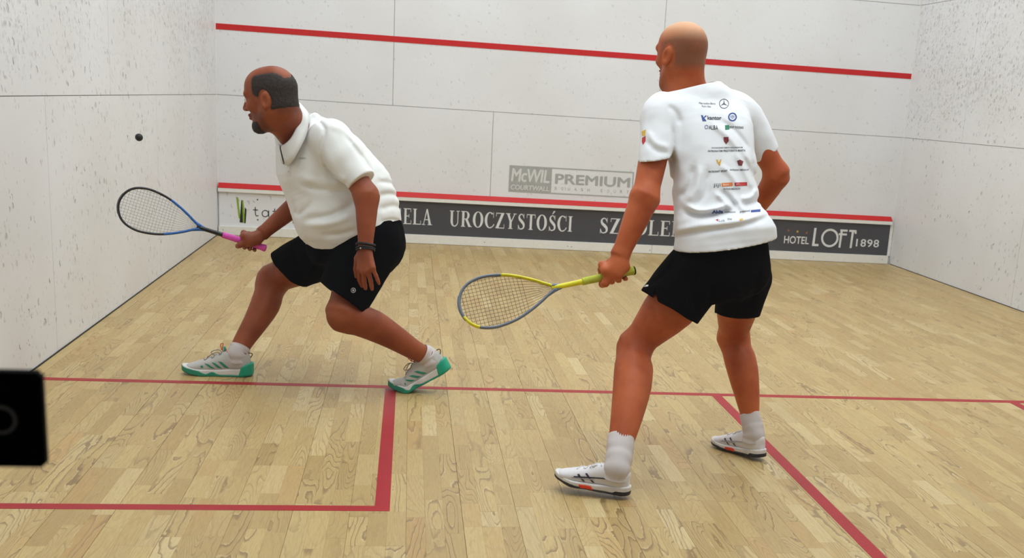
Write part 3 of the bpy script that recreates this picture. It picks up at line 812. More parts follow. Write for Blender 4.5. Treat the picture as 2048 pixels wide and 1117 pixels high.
# ------------------------------------------------------------------ body pieces
def head_field(F_, c, fwd, up, s=1.0, long_face=1.0):
    """adds a head to field F_; local axes: fwd, left, up"""
    f = nrm(fwd); u = nrm(np.asarray(up)-f*(np.asarray(up)@f)); l = np.cross(u, f); A = [f, l, u]
    p = lambda a, b, d: np.asarray(c)+s*(a*f+b*l+d*u)
    E = lambda q_, r: Ell(p(*q_), np.array(r)*s, A)
    K = lambda q0, r0, q1, r1: Cone(p(*q0), r0*s, p(*q1), r1*s)
    F_.add(E((-0.016, 0, 0.034), (0.098, 0.076, 0.086)), 0.01*s)
    F_.add(E((0.030, 0, 0.045), (0.060, 0.062, 0.062)), 0.03*s)
    F_.add(K((0.034, 0, -0.005), 0.058, (0.046, 0, -0.07*long_face), 0.042), 0.03*s)
    F_.add(E((-0.03, 0, -0.02), (0.065, 0.062, 0.06)), 0.03*s)
    for q in (-1, 1):
        F_.add(K((-0.005, q*0.054, -0.045), 0.020, (0.060, q*0.020, -0.100*long_face), 0.017), 0.03*s)
        F_.add(E((0.062, q*0.040, -0.020), (0.024, 0.020, 0.018)), 0.02*s)
        F_.add(K((0.090, q*0.014, 0.026), 0.010, (0.070, q*0.052, 0.028), 0.010), 0.014*s)
    F_.add(E((0.072, 0, -0.104*long_face), (0.022, 0.024, 0.017)), 0.022*s)
    for q in (-1, 1): F_.sub(Ell(p(0.104, q*0.033, 0.006), np.array((0.017, 0.019, 0.012))*s, A), 0.014*s)
    F_.add(K((0.092, 0, 0.018), 0.008, (0.113, 0, -0.022), 0.0115), 0.012*s)
    for q in (-1, 1): F_.add(E((0.100, q*0.0125, -0.027), (0.011, 0.0085, 0.008)), 0.007*s)
    F_.add(E((0.092, 0, -0.050), (0.013, 0.025, 0.007)), 0.008*s)
    F_.add(E((0.090, 0, -0.063), (0.013, 0.022, 0.008)), 0.008*s)
    F_.sub(E((0.106, 0, -0.0565), (0.008, 0.022, 0.0016)), 0.003*s)
    for q in (-1, 1):       # ears
        ea = nrm(l*q*0.9-f*0.42); e2 = nrm(u*0.96-f*0.22); e3 = np.cross(ea, e2)
        ce = p(-0.020, q*0.083, -0.008)
        F_.add(Ell(ce, np.array((0.007, 0.033, 0.019))*s, [ea, e2, e3]), 0.006*s)
        F_.add(Ell(ce-e2*0.024*s+f*0.004*s, np.array((0.006, 0.012, 0.010))*s, [ea, e2, e3]), 0.006*s)
        F_.sub(Ell(ce+ea*0.007*s+e3*0.0*s+f*0.003*s-e2*0.002*s, np.array((0.006, 0.018, 0.009))*s, [ea, e2, e3]), 0.004*s)
    return p, f, l, u
def neck(F_, a, ra, b, rb, k=0.03): F_.add(Cone(a, ra, b, rb), k)
def leg(F_, hip, knee, ank, bend, r, side):
    """r = (thigh top, thigh low, knee, calf, ankle); bend = direction of the calf bulge"""
    hip, knee, ank = map(lambda v: np.asarray(v, float), (hip, knee, ank)); bd = nrm(bend)
    F_.add(Loft([hip, hip*0.55+knee*0.45, hip*0.15+knee*0.85, knee], [(r[0], r[0]), (r[1]*1.08, r[1]*1.08), (r[2]*1.08, r[2]*1.08), (r[2], r[2])], side, 2.0, 3), 0.04)
    sh = ank-knee
    F_.add(Ell(knee, np.array((1, 1, 1))*r[2]*0.99), 0.03)
    F_.add(Loft([knee, knee+0.16*sh+bd*0.008, knee+0.33*sh+bd*0.018, knee+0.58*sh+bd*0.012, knee+0.84*sh, ank],
                [(r[2]*0.93,)*2, (r[3]*0.97,)*2, (r[3],)*2, (r[3]*0.83,)*2, (r[4]*1.06,)*2, (r[4]*0.95,)*2], side, 2.0, 3), 0.03)
    F_.add(Cone(knee-bd*r[2]*0.42, r[2]*0.52, knee+0.10*sh-bd*r[2]*0.44, r[2]*0.42), 0.03)
    F_.add(Cone(knee+0.2*sh+bd*r[3]*0.35+nrm(side)*r[3]*0.3, r[3]*0.55, knee+0.42*sh+bd*r[3]*0.25+nrm(side)*r[3]*0.25, r[3]*0.4), 0.03)
    F_.add(Cone(knee+0.2*sh+bd*r[3]*0.35-nrm(side)*r[3]*0.3, r[3]*0.55, knee+0.45*sh+bd*r[3]*0.25-nrm(side)*r[3]*0.25, r[3]*0.4), 0.03)
def arm(F_, sh, el, wr, r, side, k=0.035):
    """r = (deltoid, biceps, elbow, forearm, wrist)"""
    sh, el, wr = map(lambda v: np.asarray(v, float), (sh, el, wr)); ua = el-sh; fa = wr-el
    F_.add(Ell(sh, (r[0],)*3), k)
    F_.add(Loft([sh, sh+0.35*ua, sh+0.7*ua, el], [(r[1]*1.05,)*2, (r[1],)*2, (r[1]*0.92,)*2, (r[2],)*2], side, 2.0, 3), k)
    F_.add(Ell(el, (r[2]*1.02,)*3), 0.03)
    F_.add(Loft([el, el+0.22*fa, el+0.45*fa, el+0.75*fa, wr], [(r[2], r[2]), (r[3], r[3]*0.96), (r[3]*0.93, r[3]*0.88), (r[4]*1.15, r[4]*0.98), (r[4]*1.03, r[4]*0.84)], side, 2.0, 3), 0.03)
def grip_hand(F_, H, A, e1, wrist, thumb_sign=1, sc=1.0, hr=0.0165):
    """closed hand on a handle: H point on the axis, A axis (towards the racket head), e1 from the axis to the palm"""
    A = nrm(A); e1 = nrm(np.asarray(e1)-A*(np.asarray(e1)@A)); e2 = np.cross(A, e1)*thumb_sign
    def P(s_, th, R): return np.asarray(H)+A*s_+R*(math.cos(math.radians(th))*e1+math.sin(math.radians(th))*e2)
    rr = [0.0092, 0.0096, 0.0092, 0.0080]; ss = [0.033, 0.011, -0.011, -0.032]
    for i in range(4):
        R = hr+rr[i]*sc*0.92; s_ = ss[i]*sc; kn = P(s_*0.98, 58, R+0.012*sc)
        j = [kn, P(s_*1.0, 112, R+0.006*sc), P(s_, 168, R+0.001), P(s_, 222, R), P(s_, 262, R)]
        for a, b, ra, rb in zip(j[:-1], j[1:], (1.14, 1.05, 1.0, 0.94), (1.05, 1.0, 0.94, 0.8)):
            F_.add(Cone(a, rr[i]*ra*sc, b, rr[i]*rb*sc), 0.0035)
        F_.add(Cone(P(s_*0.92, 8, R+0.009*sc), 0.0125*sc, kn, 0.0108*sc), 0.012)
    wr = np.asarray(wrist, float)
    pc = P(0.0, -18, hr+0.016*sc)
    for i in range(4): F_.add(Cone(P(ss[i]*0.92*sc, 8, hr+0.017*sc), 0.0128*sc, pc*0.5+wr*0.5+A*ss[i]*0.35*sc, 0.0155*sc), 0.014)
    F_.add(Cone(pc, 0.022*sc, wr, 0.025*sc), 0.02)
    # thumb: leaves the palm near the wrist side, closes over the far side of the handle
    tb = P(0.024*sc, -42, hr+0.014*sc)*0.72+wr*0.28
    t1 = P(0.036*sc, -72, hr+0.013*sc); t2 = P(0.040*sc, -122, hr+0.010*sc); t3 = P(0.034*sc, -165, hr+0.0085*sc)
    F_.add(Cone(tb, 0.0165*sc, t1, 0.0125*sc), 0.012); F_.add(Cone(t1, 0.0122*sc, t2, 0.0108*sc), 0.005); F_.add(Cone(t2, 0.0106*sc, t3, 0.0088*sc), 0.004)
def open_hand(F_, W_, knk, tips, mids, thumb, rw=0.026, sc=1.0):
    """relaxed hand: wrist, 4 knuckles, 4 middle joints, 4 tips, thumb (base, joint, tip)"""
    rr = [0.0095, 0.0098, 0.0094, 0.0082]
    for i in range(4):
        F_.add(Cone(np.asarray(W_), 0.019*sc, knk[i], 0.0135*sc), 0.016)
        m1 = mids[i]; m2 = np.asarray(mids[i])*0.45+np.asarray(tips[i])*0.55
        F_.add(Cone(knk[i], rr[i]*1.12*sc, m1, rr[i]*1.03*sc), 0.006)
        F_.add(Cone(m1, rr[i]*1.03*sc, m2, rr[i]*0.96*sc), 0.003); F_.add(Cone(m2, rr[i]*0.96*sc, tips[i], rr[i]*0.78*sc), 0.003)
    F_.add(Cone(np.asarray(W_), 0.02*sc, thumb[0], 0.0155*sc), 0.015)
    F_.add(Cone(thumb[0], 0.015*sc, thumb[1], 0.0118*sc), 0.008); F_.add(Cone(thumb[1], 0.0116*sc, thumb[2], 0.009*sc), 0.004)

# ------------------------------------------------------------------ materials of people and kit
def skin(name, col, dark, ruddy, stub=(90, 74, 62)):
    m = NT(name)
    pos = m.n('NewGeometry').outputs['Position']
    n1 = m.noise(pos, 7.0, 3.0); n2 = m.noise(pos, 60.0, 4.0, 0.6)
    c = m.mix(m.ramp(n1, 0.3, 0.7), srgb(*col), srgb(*dark))
    c = m.mix(m.ramp(n2, 0.45, 0.75, 0.0, 0.22), c, srgb(*ruddy))
    st = m.n('Attribute', attribute_type='GEOMETRY', attribute_name='stubble').outputs['Fac']
    gr = m.noise(pos, 420.0, 2.0)
    c = m.mix(m.math('MULTIPLY', st, m.ramp(gr, 0.3, 0.7, 0.55, 1.0)), c, srgb(*stub))
    lp = m.n('Attribute', attribute_type='GEOMETRY', attribute_name='lips').outputs['Fac']
    c = m.mix(lp, c, srgb(150, 78, 70))
    pl = m.n('Attribute', attribute_type='GEOMETRY', attribute_name='pale').outputs['Fac']
    c = m.mix(pl, c, srgb(214, 164, 124))  # head highlight mixed into the skin colour
    m.set(base=c, rough=0.48, spec=0.22, sss=0.04)
    m.b.inputs['Subsurface Radius'].default_value = (0.012, 0.005, 0.003)
    m.bump(m.noise(pos, 260.0, 3.0), 0.10, 0.0015)
    return m.m
def cloth(name, col, rough=0.85, weave=900.0, sheen=0.0, var=0.05, bump=0.04, spec=0.15):
    m = NT(name)
    pos = m.n('NewGeometry').outputs['Position']
    n1 = m.noise(pos, 12.0, 3.0); n2 = m.noise(pos, weave, 2.0)
    c2 = tuple(v*(1-var) for v in col[:3])+(1,)
    m.set(base=m.mix(m.ramp(n1, 0.3, 0.7), col, c2), rough=rough, spec=spec, sheen=sheen)
    m.bump(n2, bump, 0.0008)
    return m.m
M_SKIN1 = skin('tanned_skin', (148, 78, 47), (128, 62, 36), (138, 56, 35), (42, 31, 26))
M_SKIN2 = skin('fair_ruddy_skin', (188, 98, 56), (158, 72, 36), (172, 62, 34), (106, 80, 60))
M_HAIR = NT('short_dark_hair'); _p = M_HAIR.n('NewGeometry').outputs['Position']
M_HAIR.set(base=M_HAIR.mix(M_HAIR.ramp(M_HAIR.noise(_p, 300.0, 4.0, 0.7), 0.35, 0.7), srgb(30, 24, 21), srgb(66, 55, 48)), rough=0.7, spec=0.3)
M_HAIR.bump(M_HAIR.noise(_p, 500.0, 3.0), 0.5, 0.002); M_HAIR = M_HAIR.m
M_POLO = cloth('white_polo_knit', srgb(233, 232, 229), 0.85, 1100.0)
M_TEE = cloth('white_sports_tee', srgb(233, 233, 236), 0.75, 700.0)
M_SHORTS = cloth('black_sports_cloth', srgb(7, 7, 9), 0.95, 800.0, 0.0, spec=0.04)
M_SHORTS2 = cloth('black_running_cloth', srgb(9, 6, 7), 0.95, 800.0, 0.0, spec=0.04)
M_SOCK = cloth('white_sock_knit', srgb(204, 194, 192), 0.9, 600.0, 0.0)
M_EYE = plain('eye_white', srgb(225, 220, 212), 0.2); M_IRIS = plain('dark_iris', srgb(40, 30, 24), 0.2)
M_BUTTON = plain('white_button', srgb(206, 204, 198), 0.4)
M_BAND = plain('black_woven_band', srgb(26, 24, 25), 0.7, scale=200, var=0.3)
M_BEAD = plain('steel_bead', srgb(170, 168, 166), 0.3, metal=0.7)
M_UPPER1 = cloth('pale_grey_mesh_upper', srgb(190, 186, 180), 0.8, 500.0, 0.1, 0.08)
M_UPPER2 = cloth('white_shoe_upper', srgb(222, 216, 218), 0.6, 400.0, 0.1, 0.05)
M_TEAL = plain('teal_rubber', srgb(34, 140, 112), 0.5); M_TEAL_B = plain('bright_green_heel', srgb(18, 160, 126), 0.42)
M_FOAM = plain('white_midsole_foam', srgb(222, 216, 212), 0.6)
M_CORAL = plain('coral_lining', srgb(226, 132, 120), 0.8)
M_LACE1 = plain('grey_lace', srgb(150, 146, 138), 0.8); M_ORANGE_L = plain('orange_pull_cord', srgb(226, 112, 76), 0.7)
M_OLIVE = plain('olive_cord', srgb(84, 82, 64), 0.8)
M_BLACKRUB = plain('black_outsole', srgb(30, 24, 32), 0.55); M_ORANGE = plain('orange_shank', srgb(226, 62, 24), 0.45)
M_NAVY = plain('navy_stripe', srgb(38, 40, 58), 0.5); M_WHITE_L = plain('white_lace', srgb(226, 222, 222), 0.8)
M_SILVER = plain('silver_stripe', srgb(176, 172, 182), 0.5)

# ------------------------------------------------------------------ shoes (built straight in a local frame, then bent and placed)
class ZSlab:
    """extruded sole outline: chain of circles in plan, height range"""
    def __init__(s, circ, zlo, zhi, spring=0.0, rnd=0.004, heel=0.0):
        s.c = circ; s.zl, s.zh, s.sp, s.rd, s.he = zlo, zhi, spring, rnd, heel
        r = max(c[2] for c in circ); xs = [c[0] for c in circ]; ys = [c[1] for c in circ]
        s.lo = np.array((min(xs)-r, min(ys)-r, zlo-0.01)); s.hi = np.array((max(xs)+r, max(ys)+r, zhi+abs(spring)+0.02))
    def d(s, P):
        x, y = P[..., 0], P[..., 1]; d2 = np.full(P.shape[:-1], 1.0)
        for (a, b) in zip(s.c[:-1], s.c[1:]):
            dx, dy = b[0]-a[0], b[1]-a[1]; t = np.clip(((x-a[0])*dx+(y-a[1])*dy)/(dx*dx+dy*dy), 0, 1)
            d2 = smin(d2, np.hypot(x-a[0]-t*dx, y-a[1]-t*dy)-(a[2]+t*(b[2]-a[2])), 0.02)
        z = P[..., 2]-s.sp*np.clip((x-0.06)/0.09, 0, 1.3)**2-s.he*np.clip((-x-0.09)/0.05, 0, 1.3)**2
        zl = s.zl(x) if callable(s.zl) else s.zl; zh = s.zh(x) if callable(s.zh) else s.zh
        dz = np.abs(z-(zl+zh)/2)-(zh-zl)/2
        a, b = d2+s.rd, dz+s.rd
        return np.minimum(np.maximum(a, b), 0)+np.hypot(np.maximum(a, 0), np.maximum(b, 0))-s.rd
    # bounds with callables
CIRC = [(-0.115, 0.0, 0.036), (-0.02, 0.003, 0.037), (0.07, 0.004, 0.049), (0.118, -0.004, 0.038)]
class ZS2(ZSlab):
    def __init__(s, circ, zl, zh, spring, zmin, zmax, rnd=0.004, heel=0.0):
        s.c = circ; s.zl, s.zh, s.sp, s.rd, s.he = zl, zh, spring, rnd, heel
        r = max(c[2] for c in circ)+0.003; xs = [c[0] for c in circ]; ys = [c[1] for c in circ]
        s.lo = np.array((min(xs)-r, min(ys)-r, zmin-0.005)); s.hi = np.array((max(xs)+r, max(ys)+r, zmax+0.03))
def upper_field(collar):
    U = Field()
    U.add(Loft([(-0.140, 0, 0.055), (-0.115, 0, 0.052), (-0.07, 0, 0.052), (-0.02, 0, 0.050), (0.035, 0.002, 0.043), (0.085, 0.003, 0.034), (0.125, -0.002, 0.028), (0.150, -0.004, 0.024)],
               [(0.018, 0.03, 0.03), (0.0335, 0.046, 0.035), (0.0355, 0.042, 0.035), (0.0365, 0.040, 0.035), (0.043, 0.034, 0.03), (0.0465, 0.026, 0.02), (0.038, 0.019, 0.012), (0.016, 0.010, 0.010)], np.array((0, 1.0, 0)), 2.3, 4), 0.01)
    U.add(Cone((-0.088, 0, 0.070), 0.036, (-0.100, 0, collar), 0.034), 0.03)
    U.add(Cone((-0.02, 0, 0.072), 0.026, (-0.055, 0, collar+0.004), 0.024), 0.03)
    return U
def bend_pts(V, ang, x0=0.062, soft=0.03):
    """raise the heel: rotate everything behind the ball about the ball line"""
    if ang == 0: return V
    V = V.copy(); t = np.clip((x0+soft-V[:, 0])/(2*soft), 0, 1); t = t*t*(3-2*t)
    a = np.radians(ang)*t; x, z = V[:, 0]-x0, V[:, 2]-0.004
    ca, sa = np.cos(a), np.sin(a)
    V[:, 0] = x0+x*ca+z*sa; V[:, 2] = 0.004-x*sa+z*ca
    return V
def project_patch(poly2, origin, ex, ey, nin, bvh, lift=0.0012, cells=10):
    """a flat patch (polygon in ex,ey) laid onto a surface along nin"""
    bm = bmesh.new()
    vs = [bm.verts.new((a, b, 0)) for a, b in poly2]; bm.faces.new(vs)
    bmesh.ops.triangulate(bm, faces=bm.faces[:])
    L_ = max(e.calc_length() for e in bm.edges)
    for _ in range(cells):
        ed = [e for e in bm.edges if e.calc_length() > L_/6]
        if not ed: break
        bmesh.ops.subdivide_edges(bm, edges=ed, cuts=1); bmesh.ops.triangulate(bm, faces=bm.faces[:])
    bm.verts.index_update()
    V = [v.co.copy() for v in bm.verts]; F = [tuple(v.index for v in f.verts) for f in bm.faces]; bm.free()
    return drape(np.array([v[:2] for v in V]), F, origin, ex, ey, nin, bvh, lift)
def drape(V2, F, origin, ex, ey, nin, bvh, lift=0.0012):
    out = []; ok = []
    n = Vector(nin).normalized()
    for a, b in V2:
        p = Vector(np.asarray(origin)+a*np.asarray(ex)+b*np.asarray(ey))
        h = bvh.ray_cast(p-n*0.25, n, 0.6)
        if h[0] is None: out.append(tuple(p)); ok.append(False)
        else:
            out.append(tuple(h[0]-n*lift)); ok.append(True)
    F = [f for f in F if all(ok[i] for i in f)]
    return out, F
def make_shoe(style, person, toe, fwd, up, length, bend=0.0, mirror=1, label=None):
    """toe = world point under the toe tip of the sole; fwd = heel->toe; up = sole normal"""
    f = nrm(fwd); u = nrm(np.asarray(up)-f*(np.asarray(up)@f)); l = np.cross(u, f)*mirror
    s = length/0.312
    tipx = 0.156
    org = np.asarray(toe)-f*tipx*s
    def W_(V):
        V = np.asarray(V, float)
        return org+s*(V[:, :1]*f+V[:, 1:2]*l+V[:, 2:3]*u)
    state = {}
    def put(name, V, F, mat, smooth=True):
        V = W_(bend_pts(np.asarray(V, float), bend))
        F = [tuple(int(i) for i in (q_[::-1] if mirror < 0 else q_)) for q_ in F]
        o = mesh_obj(name, V, F, mat, None, smooth)
        reparent(o, person if name == 'shoe' else state['shoe'])
        if name == 'shoe': state['shoe'] = o
        return o
    h = 0.0028
    collar = 0.098 if style == 1 else 0.088
    U = upper_field(collar)
    def upost(P, d):
        x, z = P[:, 0], P[:, 2]
        top = collar-0.006+0.020*np.clip((x+0.10)/0.06, -1, 1.4)**2*0.9 + (0.012*np.clip((-x-0.10)/0.04, 0, 1))
        d = np.maximum(d, z-top)
        d = np.maximum(d, 0.012-z)
        d = d-0.0012*np.exp(-((x-0.09)/0.006)**2)*np.clip((z-0.02)/0.02, 0, 1)
        inner = np.hypot((x+0.083)/0.048, P[:, 1]/0.030)-1
        d = np.maximum(d, -np.maximum(inner*0.03, (collar-0.022)-z))
        return d
    U.post = upost
    UV, UQ = polygonize(U, h, 0.012); UV = relax(UV, UQ, 2, 0.4)
    put('shoe', UV, UQ, M_UPPER1 if style == 1 else M_UPPER2)
    bv = bvh_of(UV, UQ)
    def patch(name, poly, mat, side):
        V, F = project_patch(poly, (0, side*0.0, 0), (1, 0, 0), (0, 0, 1), (0, -side, 0), bv_side[side], 0.0016)
        if F: put(name, V, F, mat, False)
    bv_side = {1: bv, -1: bv}
    def field_part(name, prim, mat, post=None, hh=h, it=1):
        fl = Field(); fl.add(prim, 0.0); fl.post = post
        V, Q = polygonize(fl, hh, 0.01); V = relax(V, Q, it, 0.4); put(name, V, Q, mat)
    g = lambda c, e: [(a, b, r+e) for a, b, r in c]
    if style == 1:
        field_part('midsole', ZS2(g(CIRC, 0.002), lambda x: 0.006+0*x, lambda x: 0.030+0.010*np.clip((-x)/0.12, 0, 1), 0.016, 0.0, 0.045, 0.005, 0.006), M_FOAM)
        field_part('outsole', ZS2(g(CIRC, 0.0035), lambda x: 0.0*x, lambda x: 0.009+0.017*np.clip((x-0.045)/0.03, 0, 1)+0.013*np.exp(-((x-0.02)/0.022)**2), 0.016, 0.0, 0.04, 0.003, 0.004), M_TEAL)
        field_part('heel_cup', ZS2(g(CIRC, 0.0055), lambda x: 0.003+0*x, lambda x: 0.058-0.35*np.clip(x+0.137, 0, 1), 0.0, 0.0, 0.07, 0.006, 0.004), M_TEAL_B,
                   lambda P, d: smax(d, P[:, 0]+0.098+0.6*(P[:, 2]-0.018)*0.5, 0.006))
        for sd in (1, -1):
            for k in range(3):
                x0 = -0.022+k*0.030
                patch('side_stripe', [(x0-0.002, 0.068-0.006*k), (x0+0.015, 0.071-0.006*k), (x0-0.014, 0.042-0.002*k), (x0-0.033, 0.039-0.002*k)], M_TEAL, sd)
            patch('toe_tab', [(0.060, 0.050), (0.070, 0.047), (0.066, 0.038), (0.056, 0.040)], M_TEAL, sd)
        th = np.linspace(0, 2*np.pi, 29)[:-1]
        cz = lambda x: collar-0.004+0.018*np.clip((x+0.10)/0.06, -1, 1.4)**2*0.9+0.012*np.clip((-x-0.10)/0.04, 0, 1)
        rim = np.array([(-0.083+0.044*np.cos(t), 0.0285*np.sin(t), 0) for t in th]); rim[:, 2] = cz(rim[:, 0])
        put('collar_lining', *tube_arrays(rim, 0.0045, 8, True), M_CORAL)
        put('heel_loop', *tube_arrays(catmull([(-0.128, 0.006, 0.070), (-0.146, 0.004, 0.090), (-0.150, 0, 0.102), (-0.138, -0.003, 0.106), (-0.124, -0.004, 0.098)], 5), 0.0022, 7), M_OLIVE)
        tg = np.array([(-0.040, 0.016, 0.098), (-0.040, -0.016, 0.098), (-0.030, -0.013, 0.128), (-0.030, 0.013, 0.128)])
        V8 = np.concatenate([tg, tg+np.array((0.006, 0, 0.002))])
        put('tongue_tab', V8, [(0, 1, 2, 3), (7, 6, 5, 4), (0, 4, 5, 1), (1, 5, 6, 2), (2, 6, 7, 3), (3, 7, 4, 0)], M_TEAL)
        lace_m, n_l = M_LACE1, 6
    else:
        field_part('midsole', ZS2(g(CIRC, 0.002), lambda x: 0.007+0*x, lambda x: 0.026+0.010*np.clip((-x)/0.12, 0, 1), 0.014, 0.0, 0.045, 0.005, 0.004), M_FOAM)
        field_part('outsole', ZS2(g(CIRC, 0.0032), lambda x: 0.0*x, lambda x: 0.007+0.008*np.exp(-((x-0.085)/0.035)**2)+0.012*np.clip((-x-0.085)/0.012, 0, 1), 0.014, 0.0, 0.035, 0.003, 0.003), M_BLACKRUB)
        field_part('arch_plate', ZS2(g(CIRC, 0.0045), lambda x: 0.004+0*x, lambda x: 0.020+0*x, 0.0, 0.0, 0.03, 0.003), M_ORANGE,
                   lambda P, d: smax(d, np.abs(P[:, 0]-0.012-0.5*P[:, 2])-0.026, 0.003))
        for sd in (1, -1):
            patch('side_stripe', [(0.022, 0.066), (0.030, 0.064), (-0.004, 0.032), (-0.014, 0.031)], M_NAVY, sd)
            patch('side_stripe', [(0.052, 0.058), (0.060, 0.055), (0.032, 0.030), (0.024, 0.030)], M_NAVY, sd)
            patch('side_stripe', [(0.070, 0.046), (0.072, 0.041), (-0.060, 0.058), (-0.058, 0.063)], M_NAVY if sd > 0 else M_SILVER, sd)
            patch('side_stripe', [(0.080, 0.040), (0.080, 0.036), (-0.010, 0.044), (-0.010, 0.049)], M_SILVER, sd)
        th = np.linspace(0, 2*np.pi, 29)[:-1]
        cz = lambda x: collar-0.005+0.018*np.clip((x+0.10)/0.06, -1, 1.4)**2*0.9+0.012*np.clip((-x-0.10)/0.04, 0, 1)
        rim = np.array([(-0.083+0.044*np.cos(t), 0.0285*np.sin(t), 0) for t in th]); rim[:, 2] = cz(rim[:, 0])
        put('collar_lining', *tube_arrays(rim, 0.0034, 8, True), M_NAVY)
        lace_m, n_l = M_WHITE_L, 6
    for k in range(n_l):        # laces lie across the instep
        x = 0.062-k*0.0165; pts = []
        for t in np.linspace(-1, 1, 9):
            yy = 0.021*t; hit = bv.ray_cast(Vector((x+0.006*(-1)**k*t, yy, 0.25)), Vector((0, 0, -1)), 0.5)
            if hit[0] is not None: pts.append(np.array(hit[0])+np.array((0, 0, 0.0016)))
        if len(pts) > 3: put('lace', *tube_arrays(pts, 0.0023, 6), lace_m)
    if style == 1:
        for pts, mm in (([(-0.020, 0.004, 0.094), (0.000, 0.014, 0.112), (0.034, 0.018, 0.100), (0.020, 0.012, 0.088), (-0.015, 0.004, 0.094)], M_LACE1),
                        ([(-0.020, -0.004, 0.094), (0.004, -0.014, 0.106), (0.040, -0.012, 0.086), (0.046, -0.010, 0.080)], M_LACE1),
                        ([(-0.024, 0.008, 0.098), (-0.016, 0.012, 0.120), (-0.020, 0.013, 0.142), (-0.008, 0.014, 0.136), (-0.014, 0.01, 0.112)], M_ORANGE_L)):
            put('lace_loop', *tube_arrays(catmull(pts, 5), 0.0021, 6), mm)
    else:
        for pts in ([(-0.022, 0.004, 0.090), (-0.004, 0.016, 0.098), (0.018, 0.020, 0.086), (0.006, 0.012, 0.080), (-0.018, 0.003, 0.088)],
                    [(-0.022, -0.004, 0.090), (-0.002, -0.016, 0.096), (0.020, -0.018, 0.082)]):
            put('lace_loop', *tube_arrays(catmull(pts, 5), 0.0020, 6), M_WHITE_L)
    ank = W_(bend_pts(np.array([[-0.085, 0, 0.10], [-0.085, 0, 0.06], [-0.02, 0, 0.05], [0.08, 0, 0.030]]), bend))
    return state['shoe'], ank
def sock(person, ank_low, ank, knee, up, r0, r1, folds=0.0012, rib=34):
    """knitted tube from inside the shoe, over the ankle and a little way up the shin"""
    ank = np.asarray(ank, float); b = ank+nrm(np.asarray(knee)-ank)*up
    C = catmull([np.asarray(ank_low, float), ank, ank*0.5+b*0.5, b], 14); T_ = np.gradient(C, axis=0)
    n = 72; m = len(C)-1; V = []
    for i in range(m+1):
        t = i/m; c = C[i]; r = r0+(r1-r0)*t; T = nrm(T_[i])
        x = nrm(np.cross(T, (0.2, 0.9, 0.1))); y = np.cross(T, x)
        r += folds*math.sin(t*26)*(1-t)*1.5
        for k in range(n):
            th = 2*math.pi*k/n
            rr = r*(1+0.012*math.cos(rib*th))+0.0012*math.sin(3*th+t*7)
            V.append(c+rr*(math.cos(th)*x+math.sin(th)*y))
    for rr_, dz in ((r1-0.0025, 0.001), (r1-0.004, -0.012)):
        for k in range(n):
            th = 2*math.pi*k/n; V.append(b+T*dz+rr_*(math.cos(th)*x+math.sin(th)*y))
    F = [(i*n+k, i*n+(k+1) % n, (i+1)*n+(k+1) % n, (i+1)*n+k) for i in range(m+2) for k in range(n)]
    o = mesh_obj('sock', V, F, M_SOCK, None, True); reparent(o, person); return o
# ------------------------------------------------------------------ helpers for figures
J = lambda px, py, y: atY(px, py, y)
def plane(p, n):
    p = np.asarray(p, float); n = nrm(n)
    return lambda P: (P-p)@n
def shell_post(folds, cuts, t=0.004, depth=0.05, extra=None, cav=()):
    """cuts: list of (plane, near-mask): cloth removed where plane > 0; hollow just inside each opening"""
    def post(P, d):
        if folds is not None: d = d-folds(P)
        inner = d+t
        if extra is not None: d = extra(P, d)
        for ci, (pl, lim) in enumerate(cuts):
            lim_t = ci == 1
            v = pl(P)
            if lim is not None:
                m = lim(P); v = np.where(m, v, -1.0)
            d = np.maximum(d, v)
            cv = np.maximum(inner-t+(0.013 if lim_t else t), -v-(0.015 if lim_t else depth))
            d = np.maximum(d, -cv)
        for cp, wl in cav:
            d = np.maximum(d, -np.maximum(inner-t+wl, cp.d(P)))
        return d
    return post
def open_tube(F_, a, ra, b, rb, n=None, k=0.03, wall=0.011, depth=0.04, over=0.25):
    """cloth tube from a to b, cut square (or along n) at b and hollow just inside the cut"""
    a, b = np.asarray(a, float), np.asarray(b, float); n = nrm(b-a) if n is None else nrm(n)
    e = b+over*(b-a); re = rb+over*(rb-ra)
    F_.add(Cut(Cone(a, ra, e, re), plane(b, n)), k)
    return Cut(Cone(a, ra+0.01, e+0.1*(b-a), re+0.01), plane(b-n*depth, -n), plane(b+n*0.008, n)), wall
def in_sphere(c, r):
    c = np.asarray(c, float)
    return lambda P: ((P-c)**2).sum(-1) < r*r
def drape_px(name, V2, F, bvh, mat, parent, lift=0.0014):
    """printed mark: photo-pixel outline cast onto the cloth surface"""
    out, ok = [], []
    o = Vector(CAM)
    for px, py in V2:
        dr = Vector(ray(px, py)).normalized(); h = bvh.ray_cast(o, dr, 20)
        ok.append(h[0] is not None); out.append(tuple(h[0]-dr*lift) if h[0] is not None else (0, 0, 0))
    F = [f for f in F if all(ok[i] for i in f)]
    if not F: return None
    used = sorted({i for f in F for i in f}); mp = {a: b for b, a in enumerate(used)}
    ob = mesh_obj(name, [out[i] for i in used], [tuple(mp[i] for i in f) for f in F], mat, None)
    return reparent(ob, parent)
def px_text(body, x0, y0, x1, y1, bvh, mat, parent, bold=0.01, skew=0.0, name='lettering'):
    """text whose baseline runs (x0,y1)->(x1,y1+skew) in photo pixels, top at y0"""
    V, F, _ = text_arrays(body, bold)
    V2 = [(x0+(x1-x0)*a, y1+(y0-y1)*b+skew*a) for a, b in V]
    return drape_px(name, V2, F, bvh, mat, parent)
